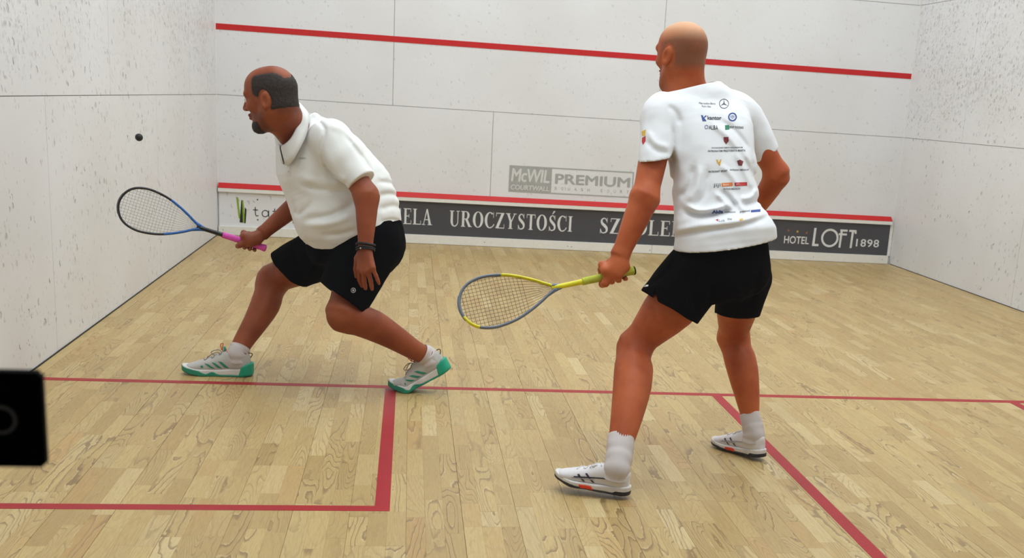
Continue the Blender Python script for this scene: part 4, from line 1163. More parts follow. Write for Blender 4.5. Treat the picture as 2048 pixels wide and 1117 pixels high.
def px_poly(pts, bvh, mat, parent, name='printed_mark'):
    bm = bmesh.new(); bm.faces.new([bm.verts.new((a, b, 0)) for a, b in pts])
    bmesh.ops.triangulate(bm, faces=bm.faces[:])
    for _ in range(3):
        ed = [e for e in bm.edges if e.calc_length() > 5]
        if not ed: break
        bmesh.ops.subdivide_edges(bm, edges=ed, cuts=1); bmesh.ops.triangulate(bm, faces=bm.faces[:])
    bm.verts.index_update()
    V = [v.co[:2] for v in bm.verts]; F = [tuple(v.index for v in f.verts) for f in bm.faces]; bm.free()
    return drape_px(name, V, F, bvh, mat, parent)
def px_ring(cx, cy, r0, r1, bvh, mat, parent, name='printed_mark', ax=1.0, n=28):
    V, F = [], []
    for k in range(n):
        t = 2*math.pi*k/n; V += [(cx+ax*r0*math.cos(t), cy+r0*math.sin(t)), (cx+ax*r1*math.cos(t), cy+r1*math.sin(t))]
    for k in range(n): j = (k+1) % n; F.append((2*k, 2*k+1, 2*j+1, 2*j))
    return drape_px(name, V, F, bvh, mat, parent)
def eyes(p, f, l, u, person, s):
    for q in (-1, 1):
        for nm, c, r, mm in (('eye', (0.080, q*0.033, 0.006), 0.0125, M_EYE), ('iris', (0.0865, q*0.033, 0.006), 0.0072, M_IRIS)):
            V, F = [], []
            n, m_ = 14, 8
            C = p(*c)
            for i in range(m_+1):
                for k in range(n):
                    a, b = math.pi*i/m_, 2*math.pi*k/n
                    V.append(C+s*r*(math.cos(a)*u+math.sin(a)*math.cos(b)*f+math.sin(a)*math.sin(b)*l))
            F = [(i*n+k, i*n+(k+1) % n, (i+1)*n+(k+1) % n, (i+1)*n+k) for i in range(m_) for k in range(n)]
            o = mesh_obj(nm, V, F, mm, None, True); reparent(o, person)

# ================================================================== man in the polo shirt
def man_polo():
    tL = atZ(366, 747, 0.0); hL = atZ(497, 752, 0.0)            # front (right) shoe on the floor
    tN = atZ(777, 779, 0.0); bN = atZ(852, 784, 0.0)            # rear (left) shoe, heel raised
    root = empty('person', (float((tL[0]+tN[0])/2), float((tL[1]+tN[1])/2), 0.0))
    tag(root, 'bearded man in white polo shirt and black shorts lunging towards the ball', 'person')
    f1 = nrm(tL-hL)
    _, ankR = make_shoe(1, root, tL, f1, (0, 0, 1), 0.325, 0.0, -1)
    _, ankL = make_shoe(1, root, tN, nrm(tN-bN), (0, 0, 1), 0.325, 31.0, 1)
    B = Field()
    # head and neck
    s = 1.09
    hc = J(541, 197, 4.14); hf = nrm((-0.91, 0.36, -0.20)); hu = nrm((-0.16, 0.03, 1))
    p, f, l, u = head_field(B, hc, hf, hu, s)
    nb = J(598, 268, 4.30)
    B.add(Cone(p(-0.035, 0, -0.05), 0.066, nb, 0.080), 0.035)
    B.add(Cone(p(0.005, 0, -0.07), 0.045, nb*0.75+J(570, 300, 4.26)*0.25, 0.06), 0.03)
    # torso (inside the shirt)
    U = nrm((0.40, -0.92, 0.0))
    spine = [J(708, 492, 4.36), J(703, 455, 4.36), J(690, 405, 4.36), J(662, 350, 4.36), J(632, 305, 4.35), J(606, 262, 4.34), J(596, 240, 4.33)]
    Rs = [(0.200, 0.195, 0.195), (0.216, 0.226, 0.240), (0.220, 0.236, 0.248), (0.214, 0.204, 0.224), (0.205, 0.170, 0.200), (0.165, 0.115, 0.13), (0.09, 0.085, 0.09)]
    B.add(Loft([J(706, 470, 4.36)]+spine[1:], [tuple(v-0.026 for v in r) for r in Rs], U, 2.2, 4), 0.04)
    # arms
    shL, elL, wrL = J(664, 282, 4.16), J(734, 392, 4.05), J(731, 492, 3.985)
    shR, elR, wrR = J(590, 300, 4.52), J(607, 398, 4.62), J(524, 468, 4.50)
    arm(B, shL, elL, wrL, (0.068, 0.056, 0.047, 0.049, 0.036), (0.3, 0.95, 0))
    arm(B, shR, elR, wrR, (0.068, 0.056, 0.046, 0.048, 0.036), (0, 1, 0))
    # hanging left hand
    H = lambda px, py, dy=0.0: J(px, py, 3.945+dy)
    knk = [H(719, 538, 0.035), H(727, 543, 0.015), H(736, 542, -0.002), H(745, 536, -0.014)]
    mid = [H(719, 560, 0.045), H(728, 563, 0.025), H(741, 562, 0.005), H(752, 552, -0.012)]
    tip_ = [H(724, 573, 0.055), H(731, 578, 0.035), H(744, 579, 0.012), H(758, 568, -0.006)]
    open_hand(B, wrL*0.96+0.04*elL, knk, tip_, mid, (H(716, 518, 0.055), H(712, 538, 0.07), H(713, 554, 0.078)), sc=1.05)
    # racket hand
    butt, thr = J(531, 497, 4.49), J(397, 456, 4.42)
    A = nrm(thr-butt); Hp = butt+A*0.078
    grip_hand(B, Hp, A, nrm(np.array((0.25, -0.75, 0.62))), wrR, 1, 1.08)
    # legs
    hipR, knR = J(672, 492, 4.46), J(546, 560, 4.66)
    hipL, knL = J(738, 492, 4.25), J(684, 630, 4.06)
    aR, aL = ankR[0], ankL[0]
    leg(B, hipR, knR, aR, nrm((0.75, -0.1, -0.25)), (0.108, 0.095, 0.070, 0.069, 0.0435), (0, 1, 0))
    leg(B, hipL, knL, aL, nrm((0.35, 0.1, 0.9)), (0.104, 0.088, 0.069, 0.070, 0.0435), (0, 1, 0))
    for an in (ankR, ankL):
        B.add(Cone(an[0], 0.040, an[1], 0.036), 0.02); B.add(Cone(an[1], 0.030, an[2], 0.026), 0.02); B.add(Cone(an[2], 0.026, an[3], 0.018), 0.02)
    bo, V, Q = sdf_obj('body', B, 0.0042, M_SKIN1, root, 0.02, 1)
    lp = np.stack([(V-hc)@f, (V-hc)@l, (V-hc)@u], 1)/s
    nz = vnoise(V*90)*0.5+vnoise(V*200)*0.5
    def hairmask(q_):
        F_, L_, U_ = q_[:, 0], np.abs(q_[:, 1]), q_[:, 2]
        wtop = np.where(F_ > -0.02, 0.050, 0.050-0.25*(-0.02-F_))
        strip = np.clip((L_-wtop)/0.016, 0, 1)
        crown = np.clip((np.hypot((F_+0.062)/0.040, (q_[:, 1]-0.012)/0.040)-0.85)/0.4, 0, 1)
        back = np.clip((-0.03-F_)/0.02, 0, 1)
        topm = np.where(U_ > 0.055, np.maximum(strip, back*0.8*crown), 1)
        topm = np.maximum(topm, np.clip((0.075-U_)/0.02, 0, 1))
        front = np.clip((0.040-F_-0.35*np.clip(-U_+0.0, 0, 1)-0.10*np.clip(U_-0.05, 0, 1))/0.014, 0, 1)
        low = np.clip((U_+0.055-0.55*np.clip(F_+0.03, 0, 0.06)-np.where(F_ > -0.028, 0.03, 0))/0.016, 0, 1)
        ear = np.clip((np.hypot((F_+0.014)/0.026, (U_+0.008)/0.040)-0.9)/0.2, 0, 1)
        return np.clip(topm*front*low*ear, 0, 1)*(U_ > -0.12)
    def beardmask(q_):
        F_, L_, U_ = q_[:, 0], np.abs(q_[:, 1]), q_[:, 2]
        chin = np.clip(((-0.072)-U_)/0.012, 0, 1)*np.clip((F_-0.034)/0.016, 0, 1)
        return np.clip(chin, 0, 1)*(U_ > -0.15)
    near_head = (np.abs(lp).max(1) < 0.17)
    hm, bm_ = hairmask(lp)*near_head, beardmask(lp)*near_head
    jaw = np.clip((-0.035-lp[:, 2])/0.02, 0, 1)*np.clip((lp[:, 0]-0.0)/0.02, 0, 1)*0.6*near_head*(lp[:, 2] > -0.125)
    jaw = np.maximum(jaw, 0.75*np.clip((0.0085-np.abs(lp[:, 2]+0.042))/0.004, 0, 1)*np.clip((lp[:, 0]-0.07)/0.01, 0, 1)*np.clip((0.030-np.abs(lp[:, 1]))/0.008, 0, 1)*near_head)
    nape = np.clip((lp[:, 2]+0.085)/0.03, 0, 1)*np.clip((-0.03-lp[:, 0])/0.03, 0, 1)*np.clip((0.02-lp[:, 2])/0.02, 0, 1)*0.6*near_head
    vattr(bo, 'stubble', np.clip(np.maximum(np.maximum(np.maximum(hm*0.9, nape), bm_*0.9), jaw)*(0.7+0.5*nz), 0, 1))
    lips = np.exp(-(((lp[:, 2]+0.058)/0.011)**2+(lp[:, 1]/0.024)**2))*(lp[:, 0] > 0.086)*near_head
    vattr(bo, 'lips', np.clip(lips*0.7, 0, 1))
    vattr(bo, 'pale', np.zeros(len(V)))
    eyes(p, f, l, u, root, s)
    HD = Field(); head_field(HD, hc, hf, hu, s)
    for nm, mk, th in (('hair', hairmask, 0.0052), ('beard', beardmask, 0.0045)):
        Hf = Field(); Hf.ops = list(HD.ops); Hf.add(Cone(p(-0.035, 0, -0.05), 0.066, nb, 0.080), 0.035)
        def hp(P, d, mk=mk, th=th):
            q_ = np.stack([(P-hc)@f, (P-hc)@l, (P-hc)@u], 1)/s
            n_ = vnoise(P*150)*0.6+vnoise(P*330)*0.4
            return d-(th*mk(q_)*(0.65+0.7*n_)-0.003)+np.where(q_[:, 2] < -0.14, 0.05, 0)
        Hf.post = hp
        HV, HQ = polygonize(Hf, 0.0035, 0.012, (hc-0.2, hc+0.2))
        # keep only the tufts that stand proud of the skin
        q_ = np.stack([(HV-hc)@f, (HV-hc)@l, (HV-hc)@u], 1)/s
        keep = mk(q_) > 0.22; kq = keep[HQ].all(1); HQ = HQ[kq]
        us = np.unique(HQ); mp = np.full(len(HV), -1); mp[us] = np.arange(len(us))
        o = np_mesh(nm, HV[us], mp[HQ], M_HAIR, None); reparent(o, root)
    # ---------------- shirt
    S = Field(); S.add(Loft(spine, Rs, U, 2.25, 4), 0.03)
    S.add(Ell(J(690, 440, 4.28), (0.20, 0.16, 0.11)), 0.05)
    slL, slR = J(724, 363, 4.07), elR*0.62+shR*0.38
    S.add(Cone(shL+np.array((-0.015, 0.02, 0.0)), 0.090, shL*0.6+slL*0.4, 0.080), 0.035)
    cav = [open_tube(S, shL, 0.088, slL, 0.067, None, 0.02), open_tube(S, shR, 0.088, slR, 0.070, None, 0.035)]
    S.add(Cone(J(600, 262, 4.31), 0.098, J(590, 238, 4.28), 0.086), 0.03)
    lines = [([(605, 440), (662, 431), (698, 412), (712, 395)], -0.010, 7), ([(608, 452), (665, 446), (706, 430)], 0.007, 8),
             ([(598, 368), (641, 380), (706, 384)], -0.006, 6), ([(590, 352), (640, 364), (690, 364)], 0.005, 9),
             ([(752, 363), (784, 368), (803, 384)], -0.006, 5), ([(755, 392), (782, 388), (803, 397)], -0.006, 5), ([(757, 420), (785, 412), (802, 418)], -0.005, 6),
             ([(618, 230), (650, 258), (642, 300), (660, 345), (700, 378)], -0.006, 4), ([(690, 270), (720, 310), (745, 345)], -0.007, 5),
             ([(655, 250), (690, 262), (716, 300)], 0.004, 8), ([(760, 300), (782, 345), (800, 372)], 0.003, 5),
             ([(610, 300), (616, 345), (604, 390)], 0.004, 12), ([(640, 470), (680, 468), (716, 458)], -0.005, 6), ([(625, 405), (600, 428), (588, 420)], -0.006, 6),
             ([(655, 310), (672, 350), (690, 366)], 0.004, 9), ([(566, 330), (570, 370), (590, 410)], 0.004, 10), ([(760, 445), (785, 440), (802, 446)], -0.004, 4)]
    def folds(P):
        n_ = (vnoise(P*np.array((11, 11, 16)))-0.5)*0.006+(vnoise(P*28)-0.5)*0.003
        return 1.5*creases(P, lines)+n_
    hemN = nrm(np.array((0.16, 0.02, -1.0)))
    hemP = J(704, 486, 4.30)
    nk = nrm(np.array((-0.52, -0.02, 0.86))); nkP = J(588, 247, 4.27)
    def slit(P, d):
        x, y = px_of(P); m = (np.abs(x-(767+0.28*(478-y)*-1)) < (y-452)*0.22) & (y > 452) & (P[:, 1] < 4.36)
        return np.where(m, np.maximum(d, 0.004), d)
    S.post = shell_post(folds, [(plane(hemP, hemN), in_sphere(hemP, 0.45)), (plane(nkP, nk), in_sphere(nkP, 0.15))], 0.012, 0.045, slit, cav)
    S.margin = 0.02
    so, SV, SQ = sdf_obj('polo_shirt', S, 0.0046, M_POLO, root, 0.03, 2)
    bv = bvh_of(SV, SQ)
    # collar: a stand with a folded leaf
    px_c = [(592, 206, 4.36), (600, 210, 4.20), (597, 245, 4.15), (583, 276, 4.13), (566, 292, 4.16), (556, 289, 4.28), (560, 262, 4.40), (575, 225, 4.45)]
    top = catmull([J(*q_) for q_ in px_c], 6, True)
    nbv = nrm(nb-hc); cc = top.mean(0)
    V, F = [], []; n = len(top)
    prof = [(0.0, 0.002, 0.045), (0.0, 0.004, 0.006), (0.0, 0.009, -0.003), (0.0, 0.016, 0.004), (0.0, 0.026, 0.034), (0.0, 0.034, 0.060), (0.0, 0.030, 0.060), (0.0, 0.014, 0.020)]
    ax = nrm(np.array((0.42, 0.03, -0.9)))
    for i in range(n):
        rad = top[i]-cc; rad = nrm(rad-ax*(rad@ax))
        k = 1.0+0.35*math.exp(-((i-n*0.50)/5.0)**2)
        for _, ro, dn in prof: V.append(top[i]+rad*(ro-0.012)+ax*dn*k)
    m_ = len(prof)
    gap = int(n*0.55)
    F = [((i % n)*m_+j, (i % n)*m_+(j+1) % m_, ((i+1) % n)*m_+(j+1) % m_, ((i+1) % n)*m_+j) for i in range(n) if i not in (gap,) for j in range(m_)]
    o = mesh_obj('collar', V, F, M_POLO, None, True); reparent(o, so)
    # placket, buttons, chest word
    px_poly([(568, 300), (577, 299), (581, 352), (572, 353)], bv, M_POLO, so, 'placket')
    for (bx, by) in ((573.5, 318), (575.5, 331), (577, 344)): px_ring(bx, by, 0.2, 2.3, bv, M_BUTTON, so, 'button', 0.8, 12)
    px_text('ADIDAS', 597, 315, 612, 318.5, bv, M_LOGO_GREY, so, 0.0)
    # ---------------- shorts
    T = Field()
    T.add(Loft([J(700, 425, 4.36), J(708, 450, 4.36), J(712, 490, 4.36), J(708, 525, 4.36)], [(0.19, 0.198, 0.205), (0.198, 0.203, 0.212), (0.195, 0.195, 0.21), (0.165, 0.13, 0.17)], U, 2.2, 4), 0.03)
    T.add(Ell(J(684, 492, 4.37), (0.16, 0.19, 0.11)), 0.04)
    T.add(Ell(J(752, 488, 4.36), (0.125, 0.17, 0.125)), 0.05)
    hR, hL = J(580, 537, 4.62), J(686, 597, 4.105)
    dR, dL = nrm(hR-hipR), nrm(hL-hipL)
    hRn = nrm((-0.63, 0.22, -0.77)); hLn = nrm((-0.57, -0.20, -0.82))
    cav = [open_tube(T, hipR, 0.132, hR, 0.110, hRn, 0.04, 0.010, 0.07), open_tube(T, hipL, 0.142, hL, 0.119, hLn, 0.04, 0.010, 0.07)]
    tl = [([(700, 500), (690, 535), (700, 570)], 0.008, 10), ([(740, 520), (720, 560), (705, 590)], -0.008, 8), ([(600, 480), (590, 510), (600, 540)], -0.008, 8), ([(640, 500), (622, 535), (612, 560)], 0.008, 9), ([(770, 490), (760, 530), (735, 570)], 0.006, 8)]
    T.post = shell_post(lambda P: creases(P, tl)+(vnoise(P*20)-0.5)*0.006, [], 0.005, 0.07, None, cav)
    T.margin = 0.02
    to, TV, TQ = sdf_obj('shorts', T, 0.0046, M_SHORTS, root, 0.03, 2)
    tb = bvh_of(TV, TQ)
    px_ring(706.5, 581, 3.6, 5.2, tb, M_BEAD, to, 'shorts_badge'); px_ring(706.5, 581, 0.3, 2.2, tb, M_BEAD, to, 'shorts_badge')
    # wrist bands
    fd = nrm(wrL-elL)
    for k, (dd, rr) in enumerate(((-0.004, 0.0052), (0.010, 0.0040), (0.018, 0.0036))):
        c = wrL+fd*dd; sx = nrm(np.cross(fd, (0, 1, 0))); sy = np.cross(fd, sx)
        ring = [c+0.0385*math.cos(t)*sx+0.0355*math.sin(t)*sy+fd*0.002*math.sin(2*t+k) for t in np.linspace(0, 2*math.pi, 41)[:-1]]
        o = tube('wristband', ring, rr, M_BAND, None, 8, True); reparent(o, root)
    c = J(721, 497, 3.935); o = tube('bead', [c-0.004*fd, c, c+0.004*fd], [0.002, 0.004, 0.002], M_BEAD, None, 8); reparent(o, root)
    # socks
    sock(root, ankR[1], ankR[0], knR, 0.036, 0.047, 0.0475)
    sock(root, ankL[1], ankL[0], knL, 0.034, 0.047, 0.0475)
    return dict(butt=butt, thr=thr, A=A)
P1 = man_polo()
# ================================================================== man in the printed tee, seen from behind
def man_tee():
    tl_, hl_ = atZ(1109, 958, 0.038), atZ(1251, 990, 0.014)      # left shoe, just lifted
    tr_, hr_ = atZ(1431, 890, 0.002), atZ(1528, 917, 0.016)      # right shoe
    root = empty('person', (float((tl_[0]+tr_[0])/2), float((tl_[1]+tr_[1])/2), 0.0))
    tag(root, 'bald man in white printed tee shirt seen from behind with knees bent', 'person')
    upL = nrm(np.cross(nrm(tl_-hl_), nrm(np.cross((0, 0, 1), nrm(tl_-hl_)))))
    _, ankL = make_shoe(2, root, tl_, nrm(tl_-hl_), upL, 0.282, 0.0, 1)
    upR = nrm(np.cross(nrm(tr_-hr_), nrm(np.cross((0, 0, 1), nrm(tr_-hr_)))))
    _, ankR = make_shoe(2, root, hr_+nrm(tr_-hr_)*0.272, nrm(tr_-hr_), upR, 0.275, 0.0, -1)
    B = Field()
    s = 1.04
    hc = J(1362, 112, 3.42); hf = nrm((-0.45, 0.89, -0.06)); hu = nrm((-0.02, 0.08, 1))
    p, f, l, u = head_field(B, hc, hf, hu, s)
    nb = J(1378, 195, 3.39)
    B.add(Cone(p(-0.032, 0, -0.05), 0.056, nb, 0.066), 0.03)
    B.add(Cone(p(0.0, 0, -0.07), 0.046, nb+np.array((-0.03, 0.05, 0.0)), 0.055), 0.03)
    B.add(Cone(p(-0.060, 0, -0.035), 0.036, nb+np.array((0.01, -0.03, 0.0)), 0.05), 0.03)
    U = nrm((-0.96, -0.27, 0.0))
    spine = [J(1450, 520, 3.12), J(1447, 478, 3.13), J(1436, 430, 3.16), J(1430, 380, 3.20), J(1424, 320, 3.25), J(1414, 262, 3.31), J(1402, 222, 3.36), J(1390, 192, 3.39)]
    Rs = [(0.200, 0.166, 0.138), (0.195, 0.152, 0.136), (0.172, 0.120, 0.118), (0.168, 0.120, 0.112), (0.172, 0.122, 0.112), (0.186, 0.118, 0.112), (0.178, 0.092, 0.092), (0.09, 0.07, 0.07)]
    B.add(Loft(spine, [(0.160, 0.105, 0.11), (0.160, 0.10, 0.11)]+[tuple(v-0.026 for v in r) for r in Rs[2:]], U, 2.3, 4), 0.04)
    shL, elL, wrL = J(1323, 236, 3.27), J(1290, 396, 3.12), J(1240, 512, 3.07)
    shR, elR, wrR = J(1490, 240, 3.45), J(1556, 350, 3.42), J(1500, 438, 3.57)
    arm(B, shL, elL, wrL, (0.062, 0.055, 0.046, 0.050, 0.035), (0.8, 0.5, 0))
    arm(B, shR, elR, wrR, (0.060, 0.050, 0.043, 0.047, 0.034), (0.8, 0.5, 0))
    # right hand, loosely closed in front of the body
    d_ = nrm(wrR-elR); sd = nrm(np.cross(d_, (0, 0, 1))); un = np.cross(sd, d_)
    kn = [wrR+d_*0.085+un*(0.03-0.02*i)+sd*0.01 for i in range(4)]
    md = [k+d_*0.02-sd*0.035 for k in kn]; tp_ = [m-d_*0.02-sd*0.03 for m in md]
    open_hand(B, wrR, kn, tp_, md, (wrR+d_*0.03+un*0.035-sd*0.01, wrR+d_*0.06+un*0.045-sd*0.035, wrR+d_*0.08+un*0.03-sd*0.055))
    butt, thr = J(1269, 541, 3.09), J(1126, 568, 3.06)
    A = nrm(thr-butt); Hp = butt+A*0.078
    grip_hand(B, Hp, A, nrm(np.array((0.20, -0.80, 0.55))), wrL, 1, 1.24)
    hipL, knL = J(1402, 548, 3.12), J(1268, 694, 3.14)
    hipR, knR = J(1484, 545, 3.23), J(1466, 675, 3.43)
    leg(B, hipL, knL, ankL[0], nrm((0.55, -0.75, 0)), (0.094, 0.090, 0.060, 0.071, 0.041), (1, 0.6, 0))
    leg(B, hipR, knR, ankR[0], nrm((0.35, -0.9, 0)), (0.086, 0.080, 0.059, 0.062, 0.034), (1, 0.3, 0))
    for an in (ankL, ankR):
        B.add(Cone(an[0], 0.038, an[1], 0.034), 0.02); B.add(Cone(an[1], 0.029, an[2], 0.025), 0.02); B.add(Cone(an[2], 0.025, an[3], 0.017), 0.02)
    bo, V, Q = sdf_obj('body', B, 0.0040, M_SKIN2, root, 0.02, 1)
    lp = np.stack([(V-hc)@f, (V-hc)@l, (V-hc)@u], 1)/s
    nh = np.abs(lp).max(1) < 0.16
    ear = np.clip((np.hypot((lp[:, 0]+0.018)/0.030, (lp[:, 2]+0.008)/0.042)-0.9)/0.25, 0, 1)
    st = np.clip((0.070-lp[:, 2]-0.3*np.clip(lp[:, 0], -1, 0.05))/0.03, 0, 1)*np.clip((lp[:, 2]+0.062)/0.03, 0, 1)*np.clip((0.035-lp[:, 0])/0.03, 0, 1)*ear*nh
    jaw = np.clip((-0.035-lp[:, 2])/0.02, 0, 1)*np.clip((lp[:, 0]-0.0)/0.02, 0, 1)*0.35*nh*(lp[:, 2] > -0.125)
    vattr(bo, 'stubble', np.clip(np.maximum(st*0.85, jaw), 0, 1))
    vattr(bo, 'pale', np.clip((lp[:, 2]-0.045)/0.05, 0, 1)*nh*0.8)  # painted highlight: skin lightened towards the top of the bald head
    vattr(bo, 'lips', np.exp(-(((lp[:, 2]+0.058)/0.011)**2+(lp[:, 1]/0.024)**2))*(lp[:, 0] > 0.086)*nh*0.6)
    eyes(p, f, l, u, root, s)
    # ---------------- tee shirt
    S = Field(); S.add(Loft(spine, Rs, U, 2.3, 4), 0.03)
    S.add(Ell(J(1452, 452, 3.10), (0.178, 0.112, 0.045)), 0.04)
    slL, slR = J(1313, 318, 3.18), J(1531, 310, 3.45)
    S.add(Cone(J(1380, 200, 3.37), 0.075, J(1330, 222, 3.30), 0.070), 0.05)
    S.add(Cone(J(1400, 198, 3.39), 0.075, J(1470, 218, 3.44), 0.068), 0.05)
    S.add(Ell(J(1400, 190, 3.37), (0.095, 0.085, 0.05)), 0.05)
    cav = [open_tube(S, shL, 0.078, slL, 0.066, (0.20, 0.0, -1.0), 0.03), open_tube(S, shR, 0.074, slR, 0.062, None, 0.03)]
    lines = [([(1420, 243), (1453, 270), (1480, 300), (1503, 330)], 0.005, 7), ([(1440, 240), (1470, 262), (1500, 300)], -0.004, 5),
             ([(1402, 330), (1394, 375), (1374, 405)], 0.006, 8), ([(1388, 330), (1380, 370), (1358, 398)], -0.006, 7), ([(1416, 340), (1410, 385), (1392, 412)], -0.005, 6),
             ([(1430, 386), (1450, 404), (1464, 420)], 0.006, 5), ([(1440, 380), (1460, 398), (1474, 416)], -0.006, 5), ([(1465, 390), (1482, 414), (1490, 424)], 0.006, 5),
             ([(1480, 398), (1503, 394), (1514, 376)], 0.006, 5), ([(1484, 410), (1508, 406), (1524, 396)], -0.006, 5), ([(1370, 409), (1396, 421), (1433, 417), (1458, 408)], 0.009, 6),
             ([(1366, 420), (1396, 432), (1436, 427), (1462, 420)], -0.009, 6), ([(1470, 300), (1490, 345), (1508, 380)], 0.004, 6), ([(1478, 292), (1500, 340), (1514, 366)], -0.004, 5),
             ([(1346, 474), (1400, 464), (1481, 452), (1538, 434)], -0.0045, 5), ([(1350, 462), (1400, 452), (1481, 442), (1536, 424)], 0.006, 7),
             ([(1440, 330), (1462, 350), (1480, 378)], 0.004, 6), ([(1345, 300), (1350, 345), (1340, 380)], -0.006, 6), ([(1505, 320), (1508, 345), (1518, 385)], -0.003, 4),
             ([(1345, 250), (1347, 290), (1346, 318)], -0.004, 4), ([(1506, 250), (1508, 285), (1508, 316)], -0.002, 4), ([(1360, 250), (1352, 225), (1335, 212)], -0.004, 6),
             ([(1295, 260), (1310, 285), (1340, 295)], 0.003, 6), ([(1292, 280), (1312, 302), (1340, 306)], -0.003, 5)]
    def folds(P):
        n_ = (vnoise(P*np.array((13, 13, 10)))-0.5)*0.006+(vnoise(P*30)-0.5)*0.003
        return 1.9*creases(P, lines)+n_
    hemP = J(1447, 496, 3.03); hemN = nrm((0.17, 0.0, -1.0))
    nk = nrm((-0.28, 0.12, 0.95)); nkP = J(1376, 178, 3.36)
    S.post = shell_post(folds, [(plane(hemP, hemN), in_sphere(hemP, 0.33)), (plane(nkP, nk), in_sphere(nkP, 0.13))], 0.012, 0.045, None, cav)
    S.margin = 0.02
    so, SV, SQ = sdf_obj('tee_shirt', S, 0.0044, M_TEE, root, 0.03, 2)
    bv = bvh_of(SV, SQ)
    # neck band
    # ---------------- prints on the back (small sponsor marks, mostly too small to read)
    ink = plain('charcoal_ink', srgb(58, 58, 66), 0.6); navy = plain('blue_ink', srgb(30, 62, 140), 0.6); grn = plain('green_ink', srgb(24, 122, 84), 0.6)
    red = plain('red_ink', srgb(196, 40, 44), 0.6); ora = plain('orange_ink', srgb(232, 128, 52), 0.6); gold = plain('gold_ink', srgb(228, 180, 50), 0.6)
    mar = plain('maroon_ink', srgb(116, 40, 46), 0.6); wht = plain('white_ink', srgb(240, 240, 240), 0.6); pale = plain('pale_blue_ink', srgb(120, 132, 160), 0.6)
    X = lambda b_, x0, y0, x1, y1, mm=ink, bo_=0.012, sk=0.0: px_text(b_, x0, y0, x1, y1, bv, mm, so, bo_, sk)
    X('Mercedes-Benz', 1398, 204, 1431, 208.5, ink, 0.0, 1.0); X('Auto Idea', 1403, 210, 1422, 214, ink, 0.0, 1.0)
    px_ring(1448, 207.5, 8.6, 9.8, bv, ink, so, 'printed_ring')
    for a in (-90, 30, 150):
        t = math.radians(a); tx, ty = 1448+9*math.cos(t), 207.5+9*math.sin(t); nx, ny = -math.sin(t)*1.3, math.cos(t)*1.3
        px_poly([(1448+nx, 207.5+ny), (tx, ty), (1448-nx, 207.5-ny)], bv, ink, so, 'printed_spoke')
    px_poly([(1402, 230), (1406, 231), (1409, 243), (1405, 242)], bv, navy, so); px_poly([(1411, 231), (1414, 232), (1407, 237), (1406, 236)], bv, navy, so); px_poly([(1406, 236), (1408, 235), (1413, 242), (1410, 242.5)], bv, navy, so)
    X('kantor', 1415, 231.5, 1443, 239.5, ink, 0.03, 0.5)
    px_ring(1465, 234, 6.2, 8.8, bv, navy, so, 'printed_ring'); X('VZV', 1460.5, 231, 1469.5, 237, navy, 0.02)
    px_ring(1413, 254, 2.6, 4.0, bv, pale, so, 'printed_ring'); X('ALBA', 1417.5, 250.5, 1436, 259, ink, 0.01, 0.5)
    px_poly([(1450, 250.5), (1458.5, 250), (1459, 259), (1450.5, 260)], bv, grn, so); X('BNP PARIBAS', 1459.5, 252, 1487, 257, ink, 0.01, 0.8)
    px_poly([(1447, 274.5), (1457, 274), (1457.5, 282), (1452.5, 288.5), (1448, 283)], bv, mar, so, 'printed_crest'); px_poly([(1450, 277), (1454, 277), (1454, 283), (1451, 283)], bv, red, so, 'printed_crest')
    X('WYDARZENIE OBJETE HONOROWYM', 1423, 294.5, 1485, 298.5, ink, 0.01, -1.0); X('PATRONATEM PREZYDENTA MIASTA', 1416, 300.5, 1491, 304.5, ink, 0.02, -1.5)
    px_poly([(1432, 319), (1436, 320), (1438, 328), (1435, 327)], bv, gold, so, 'printed_crest'); px_poly([(1443, 318), (1440, 320), (1437, 330), (1440, 331)], bv, gold, so, 'printed_crest'); px_poly([(1437, 325), (1441, 322), (1439, 332)], bv, red, so, 'printed_crest')
    px_poly([(1474, 322), (1480, 319.5), (1487, 323), (1484, 332), (1477, 331)], bv, mar, so, 'printed_crest')
    X('PATRONAT SPORT', 1417, 342, 1455, 346, ink, 0.02, -2.0); X('PATRONAT MEDIALNY', 1460, 338.5, 1498, 342, ink, 0.015, -0.5)
    X('jiji', 1427, 367, 1441, 376, ink, 0.0); px_poly([(1443, 366.5), (1465, 365), (1465.5, 372), (1443.5, 373.5)], bv, ora, so); px_poly([(1469, 365.5), (1494, 364.5), (1494.5, 371.5), (1469.5, 372.5)], bv, red, so)
    X('RADIO', 1447, 368, 1461, 371.5, wht, 0.0, -0.6); X('AUTO ZONA', 1472, 367, 1491, 370.5, wht, 0.0, -0.5)
    X('PATRON MEDIALNY', 1447, 376.5, 1481, 380, ink, 0.01, -0.5)
    X('Alda', 1424, 421, 1446, 428, navy, 0.03, -1.0); X('velopos', 1450, 422, 1471, 427, ink, 0.0); X('pukamed', 1480, 421.5, 1500, 427, ink, 0.0, -2.5); px_poly([(1502, 420.5), (1521, 418.5), (1521, 424), (1502, 425)], bv, navy, so)
    px_poly([(1431, 440), (1436, 438), (1437, 443)], bv, red, so); X('Loft', 1438, 439, 1450, 444, pale, 0.0); X('mw', 1455, 437, 1464, 441, ink, 0.0); px_poly([(1479, 438), (1486, 437), (1486, 440.5), (1479, 441.5)], bv, gold, so)
    px_poly([(1283, 263), (1291.5, 259), (1290, 272), (1284, 272)], bv, gold, so, 'sleeve_crest'); px_poly([(1284, 276), (1291, 272), (1291, 282), (1286, 290), (1283.5, 284)], bv, red, so, 'sleeve_crest')
    # ---------------- shorts
    T = Field()
    T.add(Loft([J(1449, 470, 3.12), J(1449, 505, 3.12), J(1446, 545, 3.12), J(1442, 575, 3.14)], [(0.155, 0.10, 0.105), (0.174, 0.115, 0.125), (0.182, 0.12, 0.14), (0.16, 0.10, 0.115)], U, 2.3, 4), 0.03)
